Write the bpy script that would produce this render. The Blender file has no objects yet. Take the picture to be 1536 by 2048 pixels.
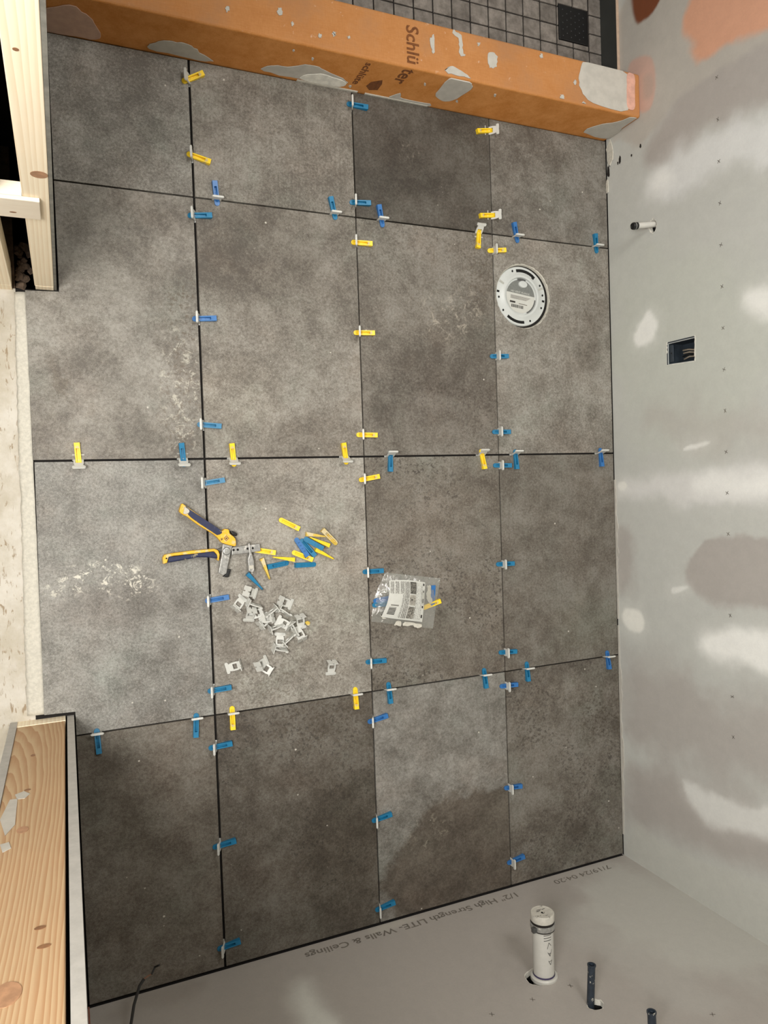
import bpy, bmesh, math, random
import numpy as np
from mathutils import Vector, Matrix

random.seed(7)
rng = np.random.default_rng(7)
scene = bpy.context.scene
COL = scene.collection

# ------------------------------------------------------------------ camera
F_PX = 1477.3726
ROT = np.array([0.02153882, 0.40775474, 0.03915531])
CAM = np.array([-0.30715, -0.08938, 1.76733])
def rotm(r):
    th = np.linalg.norm(r); k = r / th
    K = np.array([[0, -k[2], k[1]], [k[2], 0, -k[0]], [-k[1], k[0], 0]])
    return np.eye(3) + math.sin(th) * K + (1 - math.cos(th)) * K @ K
RW = rotm(ROT)                      # world -> camera
cam_data = bpy.data.cameras.new('camera')
cam_data.sensor_fit = 'VERTICAL'; cam_data.sensor_height = 36.0; cam_data.sensor_width = 27.0
cam_data.lens = F_PX / 2048 * 36.0
cam_data.clip_start = 0.02
cam = bpy.data.objects.new('camera', cam_data); COL.objects.link(cam)
M4 = Matrix(RW.T.tolist()).to_4x4(); M4.translation = Vector(CAM.tolist())
cam.matrix_world = M4
scene.camera = cam

# surveying helpers: where a sight line meets a floor or wall plane
def ray(u, v): return RW.T @ np.array([(u - 768) / F_PX, -(v - 1024) / F_PX, -1.0])
def onz(u, v, z=0.0):
    d = ray(u, v); return CAM + d * ((z - CAM[2]) / d[2])
def onx(u, v, x):
    d = ray(u, v); return CAM + d * ((x - CAM[0]) / d[0])
def ony(u, v, y):
    d = ray(u, v); return CAM + d * ((y - CAM[1]) / d[1])

# ------------------------------------------------------------------ world, lights, exposure
world = bpy.data.worlds.new('world'); scene.world = world; world.use_nodes = True
world.node_tree.nodes['Background'].inputs[0].default_value = (0.9, 0.95, 1.0, 1)
world.node_tree.nodes['Background'].inputs[1].default_value = 0.05
def area(name, loc, target, size, power, col):
    l = bpy.data.lights.new(name, 'AREA'); l.shape = 'DISK'; l.size = size; l.energy = power; l.color = col
    o = bpy.data.objects.new(name, l); COL.objects.link(o); o.location = loc
    o.rotation_euler = (Vector(target) - Vector(loc)).to_track_quat('-Z', 'Y').to_euler()
    return o
area('hall_light', (-0.80, -0.14, 2.02), (0.5, 0.0, 0.0), 0.65, 47, (1.0, 0.975, 0.930))
area('shower_fill_light', (0.50, 0.95, 2.40), (0.6, 0.6, 0.0), 0.80, 26, (1.0, 0.98, 0.935))  # unseen fill lamp, added to brighten the curb side and upper wall
vs = scene.view_settings
vs.view_transform = 'Standard'; vs.look = 'None'; vs.gamma = 1.0; vs.use_curve_mapping = False
vs.exposure = 0.13

# ------------------------------------------------------------------ key dimensions (metres)
TH, TW = 0.6096, 0.4049           # tile pitch along the room and across it
XW = 1.2137                       # finished wall behind the toilet
YB = -1.2247                      # wall with the vanity plumbing
YC = 0.9272                       # front of the shower curb
XL = -0.3018                      # inner face of the door wall
Y_UP, Y_LO = 0.3715, -0.5645      # the two sides of the door opening

# ------------------------------------------------------------------ helpers
def lin(c):
    return tuple(((x / 255) / 12.92 if x / 255 <= 0.04045 else ((x / 255 + 0.055) / 1.055) ** 2.4) for x in c)
def lin4(c): return lin(c) + (1.0,)

def link(o, parent=None):
    COL.objects.link(o)
    if parent is not None: o.parent = parent
    return o
def tag(o, label=None, cat=None, group=None, kind=None):
    if label: o['label'] = label
    if cat: o['category'] = cat
    if group: o['group'] = group
    if kind: o['kind'] = kind
    return o
def empty(name, loc=(0, 0, 0), rot=None):
    o = bpy.data.objects.new(name, None); o.empty_display_size = 0.02
    COL.objects.link(o); o.location = loc
    if rot: o.rotation_euler = rot
    return o

class MB:
    def __init__(s): s.v = []; s.f = []
    def add(s, vs, fs):
        n = len(s.v); s.v += [tuple(map(float, p)) for p in vs]; s.f += [tuple(i + n for i in f) for f in fs]; return s
    def box(s, a, b):
        x0, y0, z0 = a; x1, y1, z1 = b
        return s.add([(x0, y0, z0), (x1, y0, z0), (x1, y1, z0), (x0, y1, z0), (x0, y0, z1), (x1, y0, z1), (x1, y1, z1), (x0, y1, z1)],
                     [(0, 3, 2, 1), (4, 5, 6, 7), (0, 1, 5, 4), (1, 2, 6, 5), (2, 3, 7, 6), (3, 0, 4, 7)])
    def hexa(s, low, high):       # two quads
        return s.add(list(low) + list(high), [(0, 3, 2, 1), (4, 5, 6, 7), (0, 1, 5, 4), (1, 2, 6, 5), (2, 3, 7, 6), (3, 0, 4, 7)])
    def prism(s, pts, off):       # polygon of 3-D points swept by the vector off
        n = len(pts); off = np.array(off, float)
        a = [np.array(p, float) for p in pts]
        nrm = sum((np.cross(a[i], a[(i + 1) % n]) for i in range(n)), np.zeros(3))
        if nrm @ off < 0: a = a[::-1]
        b = [p + off for p in a]
        return s.add(a + b, [tuple(range(n - 1, -1, -1)), tuple(range(n, 2 * n))] + [(i, (i + 1) % n, n + (i + 1) % n, n + i) for i in range(n)])
    def lathe(s, prof, frame=None, n=32, caps=True):   # prof [(r, h)], frame maps local to world
        fr = frame or Matrix.Identity(4); vs = []; fs = []
        for r, h in prof:
            for k in range(n):
                a = 2 * math.pi * k / n
                vs.append(fr @ Vector((r * math.cos(a), r * math.sin(a), h)))
        for i in range(len(prof) - 1):
            for k in range(n):
                fs.append((i * n + k, i * n + (k + 1) % n, (i + 1) * n + (k + 1) % n, (i + 1) * n + k))
        if caps:
            fs.append(tuple(range(n - 1, -1, -1))); fs.append(tuple((len(prof) - 1) * n + k for k in range(n)))
        return s.add(vs, fs)
    def tube(s, path, r, n=10):
        path = [np.array(p, float) for p in path]; rr = r if isinstance(r, (list, tuple)) else [r] * len(path)
        t0 = path[1] - path[0]; up = np.array([0, 0, 1.0]) if abs(t0[2]) < 0.9 * np.linalg.norm(t0) else np.array([1.0, 0, 0])
        vs = []; fs = []
        for i, p in enumerate(path):
            t = path[min(i + 1, len(path) - 1)] - path[max(i - 1, 0)]; t = t / np.linalg.norm(t)
            a = np.cross(t, up); a /= np.linalg.norm(a); b = np.cross(a, t); up = b
            for k in range(n):
                th = 2 * math.pi * k / n
                vs.append(p + rr[i] * (math.cos(th) * a + math.sin(th) * b))
        for i in range(len(path) - 1):
            for k in range(n): fs.append((i * n + k, i * n + (k + 1) % n, (i + 1) * n + (k + 1) % n, (i + 1) * n + k))
        fs.append(tuple(range(n - 1, -1, -1))); fs.append(tuple((len(path) - 1) * n + k for k in range(n)))
        return s.add(vs, fs)
    def mesh(s, name, smooth=False):
        m = bpy.data.meshes.new(name); m.from_pydata(s.v, [], s.f); m.update()
        bm = bmesh.new(); bm.from_mesh(m); bmesh.ops.recalc_face_normals(bm, faces=bm.faces); bm.to_mesh(m); bm.free()
        if smooth:
            m.polygons.foreach_set('use_smooth', [True] * len(m.polygons))
            try: m.set_sharp_from_angle(angle=math.radians(40))
            except Exception: pass
        return m
    def build(s, name, mat, parent=None, smooth=False, bevel=0.0, seg=2):
        o = bpy.data.objects.new(name, s.mesh(name, smooth)); link(o, parent)
        if mat: o.data.materials.append(mat)
        if bevel:
            b = o.modifiers.new('bevel', 'BEVEL'); b.width = bevel; b.segments = seg; b.limit_method = 'ANGLE'; b.angle_limit = math.radians(35)
        return o

def smooth_poly(pts, sub=4, jit=0.0):
    """Catmull-Rom through a closed outline of 3-D points, edges roughened by jit metres"""
    pts = [np.array(p, float) for p in pts]; n = len(pts); out = []
    for i in range(n):
        p0, p1, p2, p3 = pts[i - 1], pts[i], pts[(i + 1) % n], pts[(i + 2) % n]
        for k in range(sub):
            t = k / sub
            q = 0.5 * ((2 * p1) + (p2 - p0) * t + (2 * p0 - 5 * p1 + 4 * p2 - p3) * t * t + (3 * p1 - p0 - 3 * p2 + p3) * t ** 3)
            out.append(q)
    if jit:
        nrm = np.cross(pts[1] - pts[0], pts[2] - pts[0]); nrm /= np.linalg.norm(nrm) + 1e-9
        o2 = []
        for q in out:
            j = rng.normal(0, jit, 3); o2.append(q + j - nrm * (j @ nrm))
        out = o2
    return out

# ------------------------------------------------------------------ node materials
class NT:
    def __init__(s, name):
        s.m = bpy.data.materials.new(name); s.m.use_nodes = True; s.t = s.m.node_tree
        s.n = s.t.nodes; s.l = s.t.links
        s.bsdf = s.n['Principled BSDF']; s.out = s.n['Material Output']
    def node(s, typ, **kw):
        n = s.n.new(typ)
        for k, v in kw.items(): setattr(n, k, v)
        return n
    def put(s, sock, val):
        if val is None: return
        if isinstance(val, bpy.types.NodeSocket): s.l.new(val, sock)
        elif hasattr(sock, 'default_value'):
            try: sock.default_value = val
            except Exception: sock.default_value = tuple(val) + (1.0,)
    def math(s, op, a, b=None, c=None, clamp=False):
        n = s.node('ShaderNodeMath', operation=op, use_clamp=clamp)
        for i, x in enumerate((a, b, c)):
            if x is not None: s.put(n.inputs[i], x)
        return n.outputs[0]
    def noise(s, vec, scale, detail=4, rough=0.55, dist=0.0):
        n = s.node('ShaderNodeTexNoise'); s.put(n.inputs['Vector'], vec)
        n.inputs['Scale'].default_value = scale; n.inputs['Detail'].default_value = detail
        n.inputs['Roughness'].default_value = rough; n.inputs['Distortion'].default_value = dist
        return n.outputs[0]
    def voro(s, vec, scale, feature='F1', out='Distance', rnd=1.0):
        n = s.node('ShaderNodeTexVoronoi', feature=feature); s.put(n.inputs['Vector'], vec)
        n.inputs['Scale'].default_value = scale; n.inputs['Randomness'].default_value = rnd
        return n.outputs[out]
    def mapr(s, v, a, b, c=0.0, d=1.0, smooth=True):
        n = s.node('ShaderNodeMapRange', interpolation_type='SMOOTHSTEP' if smooth else 'LINEAR')
        s.put(n.inputs['Value'], v)
        for nm, x in (('From Min', a), ('From Max', b), ('To Min', c), ('To Max', d)): s.put(n.inputs[nm], x)
        return n.outputs[0]
    def mix(s, fac, a, b, mode='MIX'):
        n = s.node('ShaderNodeMix', data_type='RGBA', blend_type=mode)
        s.put(n.inputs[0], fac); s.put(n.inputs[6], a); s.put(n.inputs[7], b); return n.outputs[2]
    def mapping(s, vec, loc=(0, 0, 0), rot=(0, 0, 0), scale=(1, 1, 1), typ='POINT'):
        n = s.node('ShaderNodeMapping', vector_type=typ); s.put(n.inputs['Vector'], vec)
        n.inputs['Location'].default_value = loc; n.inputs['Rotation'].default_value = rot; n.inputs['Scale'].default_value = scale
        return n.outputs[0]
    def pos(s): return s.node('ShaderNodeNewGeometry').outputs['Position']
    def obj(s): return s.node('ShaderNodeTexCoord').outputs['Object']
    def rnd(s): return s.node('ShaderNodeObjectInfo').outputs['Random']
    def bump(s, h, strength=0.2, dist=0.002):
        n = s.node('ShaderNodeBump'); n.inputs['Strength'].default_value = strength; n.inputs['Distance'].default_value = dist
        s.put(n.inputs['Height'], h); s.l.new(n.outputs[0], s.bsdf.inputs['Normal'])
    def finish(s, col, rough=0.5, metal=0.0, spec=0.5):
        s.put(s.bsdf.inputs['Base Color'], col); s.put(s.bsdf.inputs['Roughness'], rough)
        s.bsdf.inputs['Metallic'].default_value = metal; s.bsdf.inputs['Specular IOR Level'].default_value = spec
        return s.m

def plain(name, rgb, rough=0.5, metal=0.0, var=0.12, scale=60.0, bump=0.0, dirt=None, dirt_amt=0.0, spec=0.5):
    t = NT(name); p = t.obj()
    n = t.noise(p, scale, 5, 0.6)
    c = lin(rgb); lo = tuple(x * (1 - var) for x in c) + (1,); hi = tuple(min(1, x * (1 + var)) for x in c) + (1,)
    col = t.mix(t.mapr(n, 0.3, 0.7), lo, hi)
    if dirt:
        d = t.mapr(t.noise(p, scale * 0.6, 6, 0.7), 0.62 - dirt_amt, 0.68 - dirt_amt)
        col = t.mix(d, col, lin4(dirt))
    if bump: t.bump(n, bump, 0.001)
    return t.finish(col, rough, metal, spec)

# tile: cement-look porcelain, one material per tile so that every tile has its own print
def tile_material(name, seed, k=1.0, warm=0.0, mott=1.0, pebble=0.0, specks=0.5, blobs=(), streak=0.0):
    t = NT(name); P = t.pos(); k *= 0.77
    off = (seed * 3.17 % 11, seed * 5.71 % 13, seed * 1.37)
    V = t.mapping(P, loc=off)
    n1 = t.noise(V, 3.4, 8, 0.62, 0.35)
    n2 = t.noise(V, 17, 10, 0.72, 0.25)
    n5 = t.noise(t.mapping(V, loc=(4, 8, 3)), 8.5, 7, 0.68, 0.8)
    n3 = t.noise(V, 170, 5, 0.7)
    n4 = t.noise(V, 520, 2, 0.6)
    a = t.math('MULTIPLY', t.math('SUBTRACT', n1, 0.5), 1.55 * mott)
    b = t.math('ADD', t.math('MULTIPLY', t.math('SUBTRACT', n2, 0.5), 1.15), t.math('MULTIPLY', t.math('SUBTRACT', n5, 0.5), 0.25 + 0.55 * mott))
    c = t.math('MULTIPLY', t.math('SUBTRACT', n3, 0.5), 1.15)
    d = t.math('MULTIPLY', t.math('SUBTRACT', n4, 0.5), 0.80)
    v = t.math('ADD', t.math('ADD', t.math('ADD', a, b), t.math('ADD', c, d)), 0.5)
    if streak:
        st = t.noise(t.mapping(V, scale=(150, 9, 9)), 1.0, 3, 0.6)
        v = t.math('ADD', v, t.math('MULTIPLY', t.math('SUBTRACT', st, 0.5), streak))
    v = t.math('MAXIMUM', t.math('MINIMUM', v, 1.0), 0.0)
    dk = tuple(x * k for x in (0.140 + 0.010 * warm, 0.126, 0.107 - 0.006 * warm)) + (1,)
    md = tuple(x * k for x in (0.258 + 0.014 * warm, 0.241, 0.211 - 0.012 * warm)) + (1,)
    lt = tuple(x * k for x in (0.400 + 0.012 * warm, 0.384, 0.346 - 0.012 * warm)) + (1,)
    col = t.mix(t.mapr(v, 0.18, 0.52, smooth=False), dk, md)
    col = t.mix(t.mapr(v, 0.5, 0.86, smooth=False), col, lt)
    # faint green-grey and pink-brown cloud in the print
    h = t.noise(t.mapping(V, loc=(9, 4, 2)), 6.0, 5, 0.6)
    col = t.mix(t.math('MULTIPLY', t.mapr(h, 0.5, 0.72), 0.35), col, t.mix(1.0, col, (0.86, 1.0, 0.97, 1), 'MULTIPLY'))
    col = t.mix(t.math('MULTIPLY', t.mapr(h, 0.5, 0.28), 0.35), col, t.mix(1.0, col, (1.06, 0.95, 0.90, 1), 'MULTIPLY'))
    if pebble:
        pm = t.mapr(t.noise(V, 4.2, 4, 0.6), 0.40, 0.58)
        pe = t.mapr(t.noise(V, 105, 4, 0.65, 0.4), 0.53, 0.63)
        col = t.mix(t.math('MULTIPLY', t.math('MULTIPLY', pm, pe), pebble), col, tuple(x * k for x in (0.095, 0.080, 0.066)) + (1,))
    for (u, w, ru, rv, ang, soft, colr, amt, kind) in blobs:
        cpt = onz(u, w)
        e1 = onz(u + ru, w) - cpt; e2 = onz(u, w + rv) - cpt
        sx, sy = np.linalg.norm(e1[:2]), np.linalg.norm(e2[:2])
        warp = t.node('ShaderNodeTexNoise'); t.put(warp.inputs['Vector'], V); warp.inputs['Scale'].default_value = 22 if kind != 'big' else 9
        warp.inputs['Detail'].default_value = 6; warp.inputs['Roughness'].default_value = 0.65
        wv = t.node('ShaderNodeVectorMath', operation='MULTIPLY_ADD'); t.put(wv.inputs[0], warp.outputs['Color'])
        amp = 0.09 if kind != 'big' else 0.16
        wv.inputs[1].default_value = (amp, amp, 0); wv.inputs[2].default_value = (-amp / 2, -amp / 2, 0)
        ad = t.node('ShaderNodeVectorMath', operation='ADD'); t.put(ad.inputs[0], P); t.put(ad.inputs[1], wv.outputs[0])
        q = t.mapping(ad.outputs[0], loc=(cpt[0], cpt[1], 0), rot=(0, 0, math.radians(ang)), scale=(sx, sy, 1e3), typ='TEXTURE')
        ln = t.node('ShaderNodeVectorMath', operation='LENGTH'); t.put(ln.inputs[0], q)
        mk = t.mapr(ln.outputs['Value'], 1.0 + soft, 1.0 - soft)
        if kind == 'crust':
            cr = t.mapr(t.noise(V, 46, 10, 0.78, 0.6), 0.535, 0.585)
            mk = t.math('MULTIPLY', mk, cr)
        if kind == 'pebble':
            cr = t.mapr(t.noise(V, 110, 4, 0.65), 0.52, 0.62)
            mk = t.math('MULTIPLY', mk, cr)
        mk = t.math('MULTIPLY', mk, amt)
        if kind == 'mul' or kind == 'big': col = t.mix(mk, col, t.mix(1.0, col, tuple(colr) + (1,), 'MULTIPLY'))
        else: col = t.mix(mk, col, lin4(colr))
    if specks:
        vd = t.node('ShaderNodeTexVoronoi'); t.put(vd.inputs['Vector'], t.mapping(V, loc=(2, 7, 0), scale=(1, 1, 0.001))); vd.inputs['Scale'].default_value = 26
        rsel = t.node('ShaderNodeSeparateColor'); t.put(rsel.inputs[0], vd.outputs['Color'])
        dd = t.math('ADD', vd.outputs['Distance'], t.math('MULTIPLY', t.math('SUBTRACT', n3, 0.5), 0.10))
        sp = t.math('MULTIPLY', t.mapr(dd, 0.075, 0.045), t.mapr(rsel.outputs[0], 1 - 0.35 * specks, 1 - 0.35 * specks + 0.02))
        col = t.mix(t.math('MULTIPLY', sp, 0.75), col, lin4((205, 200, 188)))
        ve = t.node('ShaderNodeTexVoronoi'); t.put(ve.inputs['Vector'], t.mapping(V, loc=(5, 1, 0), rot=(0, 0, 0.6), scale=(1, 2.2, 0.001))); ve.inputs['Scale'].default_value = 46
        es = t.node('ShaderNodeSeparateColor'); t.put(es.inputs[0], ve.outputs['Color'])
        sp2 = t.math('MULTIPLY', t.mapr(ve.outputs['Distance'], 0.085, 0.05), t.mapr(es.outputs[1], 1 - 0.22 * specks, 1 - 0.22 * specks + 0.02))
        col = t.mix(t.math('MULTIPLY', sp2, 0.5), col, lin4((190, 184, 172)))
        sp3 = t.math('MULTIPLY', t.mapr(ve.outputs['Distance'], 0.10, 0.06), t.mapr(es.outputs[2], 1 - 0.25 * specks, 1 - 0.25 * specks + 0.02))
        col = t.mix(t.math('MULTIPLY', sp3, 0.55), col, lin4((70, 62, 54)))
    t.bump(t.math('ADD', n3, n2), 0.10, 0.001)
    return t.finish(col, t.mapr(n2, 0.3, 0.7, 0.52, 0.72), 0.0, 0.35)

def wood_material(name, light, dark, ring=38.0, stretch=0.10, rough=0.6, axis='z', knots=(), contrast=1.0, spread=0.05, wave='BANDS', off=(0, 0, 0), tilt=(0, 0, 0)):
    t = NT(name); o = t.obj()
    sc = {'z': (1, 1, stretch), 'y': (1, stretch, 1), 'x': (stretch, 1, 1)}[axis]
    V = t.mapping(t.mapping(o, loc=off, rot=tilt), scale=sc)
    wn = t.node('ShaderNodeTexNoise'); t.put(wn.inputs['Vector'], V); wn.inputs['Scale'].default_value = 9; wn.inputs['Detail'].default_value = 3
    ad = t.node('ShaderNodeVectorMath', operation='MULTIPLY_ADD'); t.put(ad.inputs[0], wn.outputs['Color'])
    ad.inputs[1].default_value = (spread, spread, spread); t.put(ad.inputs[2], V)
    w = t.node('ShaderNodeTexWave', wave_type=wave, bands_direction='X', rings_direction='Z', wave_profile='SAW'); t.put(w.inputs['Vector'], ad.outputs[0])
    w.inputs['Scale'].default_value = ring; w.inputs['Distortion'].default_value = 2.2; w.inputs['Detail'].default_value = 3; w.inputs['Detail Scale'].default_value = 1.2
    fine = t.noise(t.mapping(o, scale=tuple(s * (1 if s < 1 else 1) for s in sc)), 300, 3, 0.6)
    f = t.math('ADD', t.math('MULTIPLY', w.outputs[1], 0.65 * contrast), t.math('MULTIPLY', fine, 0.35))
    col = t.mix(t.mapr(f, 0.12, 0.85), lin4(light), lin4(dark))
    big = t.noise(o, 5, 3)
    col = t.mix(t.math('MULTIPLY', t.mapr(big, 0.45, 0.7), 0.4), col, t.mix(1.0, col, (1.1, 1.05, 1.02, 1), 'MULTIPLY'))
    t.bump(f, 0.12, 0.001)
    return t.finish(col, rough, 0, 0.3)

M = {}
M['joint'] = plain('dark thinset in the joints', (20, 16, 13), 0.95, var=0.3)
M['tile_side'] = plain('tile side', (118, 110, 98), 0.8)
M['clip'] = plain('milky white plastic', (199, 199, 193), 0.42, var=0.03)
M['yellow'] = plain('yellow plastic', (240, 204, 40), 0.42, var=0.06, dirt=(196, 178, 122), dirt_amt=0.0)
M['yellow_dirty'] = plain('yellow plastic with dried thinset', (206, 176, 74), 0.6, var=0.12, dirt=(205, 190, 150), dirt_amt=0.12)
M['blue'] = plain('blue plastic', (24, 110, 150), 0.40, var=0.08)
M['violet'] = plain('violet blue plastic', (46, 104, 164), 0.40, var=0.08)
M['navy'] = plain('navy rubber grip', (26, 34, 68), 0.6, var=0.15, scale=120, dirt=(150, 140, 110), dirt_amt=0.03)
M['plier_yellow'] = plain('yellow grip plastic smeared with thinset', (226, 176, 40), 0.5, var=0.1, scale=90, dirt=(203, 184, 128), dirt_amt=0.09)
M['steel'] = plain('worn grey steel', (156, 155, 151), 0.42, 0.35, var=0.2, scale=140, dirt=(206, 203, 196), dirt_amt=0.06)
M['steel_dark'] = plain('dark steel', (96, 96, 95), 0.4, 0.5, var=0.2)  # darker grey for the tang, washer, clamp screw and flange gaps
M['black'] = plain('black plastic', (16, 17, 18), 0.45, var=0.2)
M['hole'] = plain('dark recess', (9, 8, 7), 0.9, var=0.1)
M['pvc'] = plain('white drain plastic', (198, 196, 189), 0.38, var=0.03)
M['flange'] = plain('white flange plastic', (193, 196, 193), 0.36, var=0.03, scale=30)
M['print_dark'] = plain('black printing ink', (48, 44, 40), 0.8, var=0.15)
M['print_grey'] = plain('grey printing ink', (112, 106, 98), 0.85, var=0.2)
M['sticker_grey'] = plain('grey sticker', (112, 114, 110), 0.5, var=0.12, scale=200)
M['sticker_white'] = plain('white sticker', (192, 192, 185), 0.5, var=0.03)
M['gypsum'] = plain('broken gypsum edge', (222, 219, 209), 0.9, var=0.08, scale=200, bump=0.4)
M['mud'] = plain('dried joint compound', (184, 180, 171), 0.8, var=0.07, scale=40, bump=0.3)
M['mud_pink'] = plain('joint compound thinly over membrane', (191, 158, 139), 0.8, var=0.08, scale=40, bump=0.3)
M['thinset'] = plain('dried pale thinset', (191, 187, 175), 0.9, var=0.1, scale=150, bump=0.5)
M['membrane_print'] = plain('brown print on membrane', (112, 66, 30), 0.9, var=0.25, scale=120)
M['pex_black'] = plain('dark blue pipe dusted with mud', (40, 48, 58), 0.45, var=0.2, scale=160, dirt=(190, 188, 178), dirt_amt=0.02)
M['cable'] = plain('black cable jacket', (28, 26, 24), 0.5)
M['copper'] = plain('bare copper and dust', (150, 112, 92), 0.45, 0.3)
M['box_blue'] = plain('dark blue electrical box', (44, 52, 60), 0.45, var=0.15)
M['wire'] = plain('grey wire insulation', (150, 140, 125), 0.5, var=0.15)
M['base_tile'] = plain('charcoal shower base tile', (50, 52, 50), 0.6, var=0.12, scale=12)
M['cut_edge'] = plain('beige cut tile edge', (182, 158, 138), 0.8, var=0.08)
M['drain'] = plain('matt black drain', (7, 7, 8), 0.5, var=0.2)
M['drain_hole'] = plain('drain hole glimpse', (62, 64, 66), 0.6, var=0.1)
M['debris'] = plain('brown debris', (92, 76, 62), 0.95, var=0.35, scale=50, bump=0.8)
M['pine'] = wood_material('pale pine', (245, 233, 208), (228, 208, 176), ring=40, stretch=0.035, contrast=0.7)
M['pine_white'] = wood_material('whitewashed pine', (236, 228, 212), (218, 204, 182), ring=20, stretch=0.08, axis='x', contrast=0.6)
M['fir'] = wood_material('orange fir stud', (190, 164, 129), (169, 131, 95), ring=52, stretch=0.05, contrast=0.95, spread=0.05, wave='RINGS', off=(0.020, 0.030, 0), tilt=(0.075, 0.02, 0))
M['knot'] = plain('reddish knot', (169, 128, 96), 0.6, var=0.2)
M['knot_dark'] = plain('dark knot', (128, 90, 60), 0.6, var=0.25)
M['drywall_edge'] = plain('sanded drywall edge', (171, 168, 162), 0.9, var=0.08, scale=50, bump=0.3)
M['drywall_grey'] = plain('grey drywall paper edge', (118, 116, 108), 0.9, var=0.2)
M['dark_inside'] = plain('dark cavity', (30, 24, 20), 0.95, var=0.3, scale=10)
M['upper_board'] = plain('taped drywall', (186, 184, 177), 0.7, var=0.05, scale=3)
M['paint_white'] = plain('primed hall wall', (196, 190, 180), 0.85, var=0.03)

def membrane_material():
    t = NT('orange waterproof membrane'); P = t.pos()
    n = t.noise(P, 14, 6, 0.6); f = t.noise(t.mapping(P, scale=(420, 60, 420)), 1.0, 3, 0.6)
    g = t.noise(t.mapping(P, scale=(60, 420, 60)), 1.0, 3, 0.6)
    v = t.math('ADD', t.math('MULTIPLY', n, 0.5), t.math('MULTIPLY', t.math('ADD', f, g), 0.25))
    col = t.mix(t.mapr(v, 0.3, 0.7), lin4((184, 118, 54)), lin4((212, 148, 86)))
    dust = t.mapr(t.noise(P, 7, 6, 0.65), 0.42, 0.75)
    geo = t.node('ShaderNodeNewGeometry'); sep = t.node('ShaderNodeSeparateXYZ'); t.put(sep.inputs[0], geo.outputs['Normal'])
    top = t.mapr(sep.outputs[2], 0.4, 0.9)         # trodden dust lies on the flat top only
    col = t.mix(t.math('MULTIPLY', t.math('MULTIPLY_ADD', dust, 0.45, 0.42), top), col, lin4((160, 116, 82)))
    sc = t.math('MULTIPLY', t.mapr(t.noise(P, 34, 7, 0.75), 0.62, 0.68), top)
    col = t.mix(t.math('MULTIPLY', sc, 0.55), col, lin4((214, 184, 158)))
    t.bump(v, 0.25, 0.001)
    return t.finish(col, 0.8, 0, 0.2)
M['membrane'] = membrane_material()

def painted_material(name, grain=1.0):
    t = NT(name)
    a = t.node('ShaderNodeAttribute', attribute_name='paint'); P = t.pos()
    n = t.noise(P, 45, 6, 0.65); n2 = t.noise(t.mapping(P, scale=(1, 1, 1)), 260, 3, 0.6)
    v = t.math('ADD', t.math('MULTIPLY', n, 0.6), t.math('MULTIPLY', n2, 0.4))
    col = t.mix(t.mapr(v, 0.25, 0.75, 0.0, 1.0), t.mix(1.0, a.outputs['Color'], (0.945, 0.945, 0.945, 1), 'MULTIPLY'), t.mix(1.0, a.outputs['Color'], (1.05, 1.05, 1.045, 1), 'MULTIPLY'))
    t.bump(v, 0.08 * grain, 0.001)
    return t.finish(col, t.mapr(n, 0.3, 0.7, 0.5, 0.68), 0, 0.35)
M['painted'] = painted_material('drywall paper and joint compound')

def subfloor_material():
    t = NT('dusty white subfloor'); P = t.pos()
    n = t.noise(P, 9, 7, 0.65)
    col = t.mix(t.mapr(n, 0.35, 0.65), lin4((176, 168, 152)), lin4((198, 193, 183)))
    fl = t.noise(t.mapping(P, rot=(0, 0, 0.12), scale=(130, 34, 1)), 1.0, 4, 0.6, 0.6)
    msk = t.mapr(t.noise(P, 16, 3, 0.6), 0.40, 0.58)
    col = t.mix(t.math('MULTIPLY', t.math('MULTIPLY', t.mapr(fl, 0.57, 0.63), msk), 0.85), col, lin4((140, 122, 98)))
    br = t.mapr(t.noise(t.mapping(P, loc=(3, 1, 0), scale=(1, 0.7, 1)), 11, 6, 0.7), 0.66, 0.72)
    col = t.mix(t.math('MULTIPLY', br, 0.7), col, lin4((170, 140, 108)))
    t.bump(t.math('ADD', n, fl), 0.5, 0.003)
    return t.finish(col, 0.9, 0, 0.15)
M['subfloor'] = subfloor_material()

def mosaic_material():
    t = NT('mosaic shower tile'); P = t.pos(); r = t.rnd()
    n = t.noise(P, 30, 8, 0.7)
    col = t.mix(t.mapr(n, 0.3, 0.72), lin4((97, 91, 85)), lin4((140, 133, 126)))
    k = t.mapr(r, 0, 1, 0.82, 1.15, smooth=False)
    cmb = t.node('ShaderNodeCombineColor')
    for i in range(3): t.put(cmb.inputs[i], k)
    col = t.mix(1.0, col, cmb.outputs[0], 'MULTIPLY')
    return t.finish(col, 0.6, 0, 0.35)
M['mosaic'] = mosaic_material()

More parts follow.
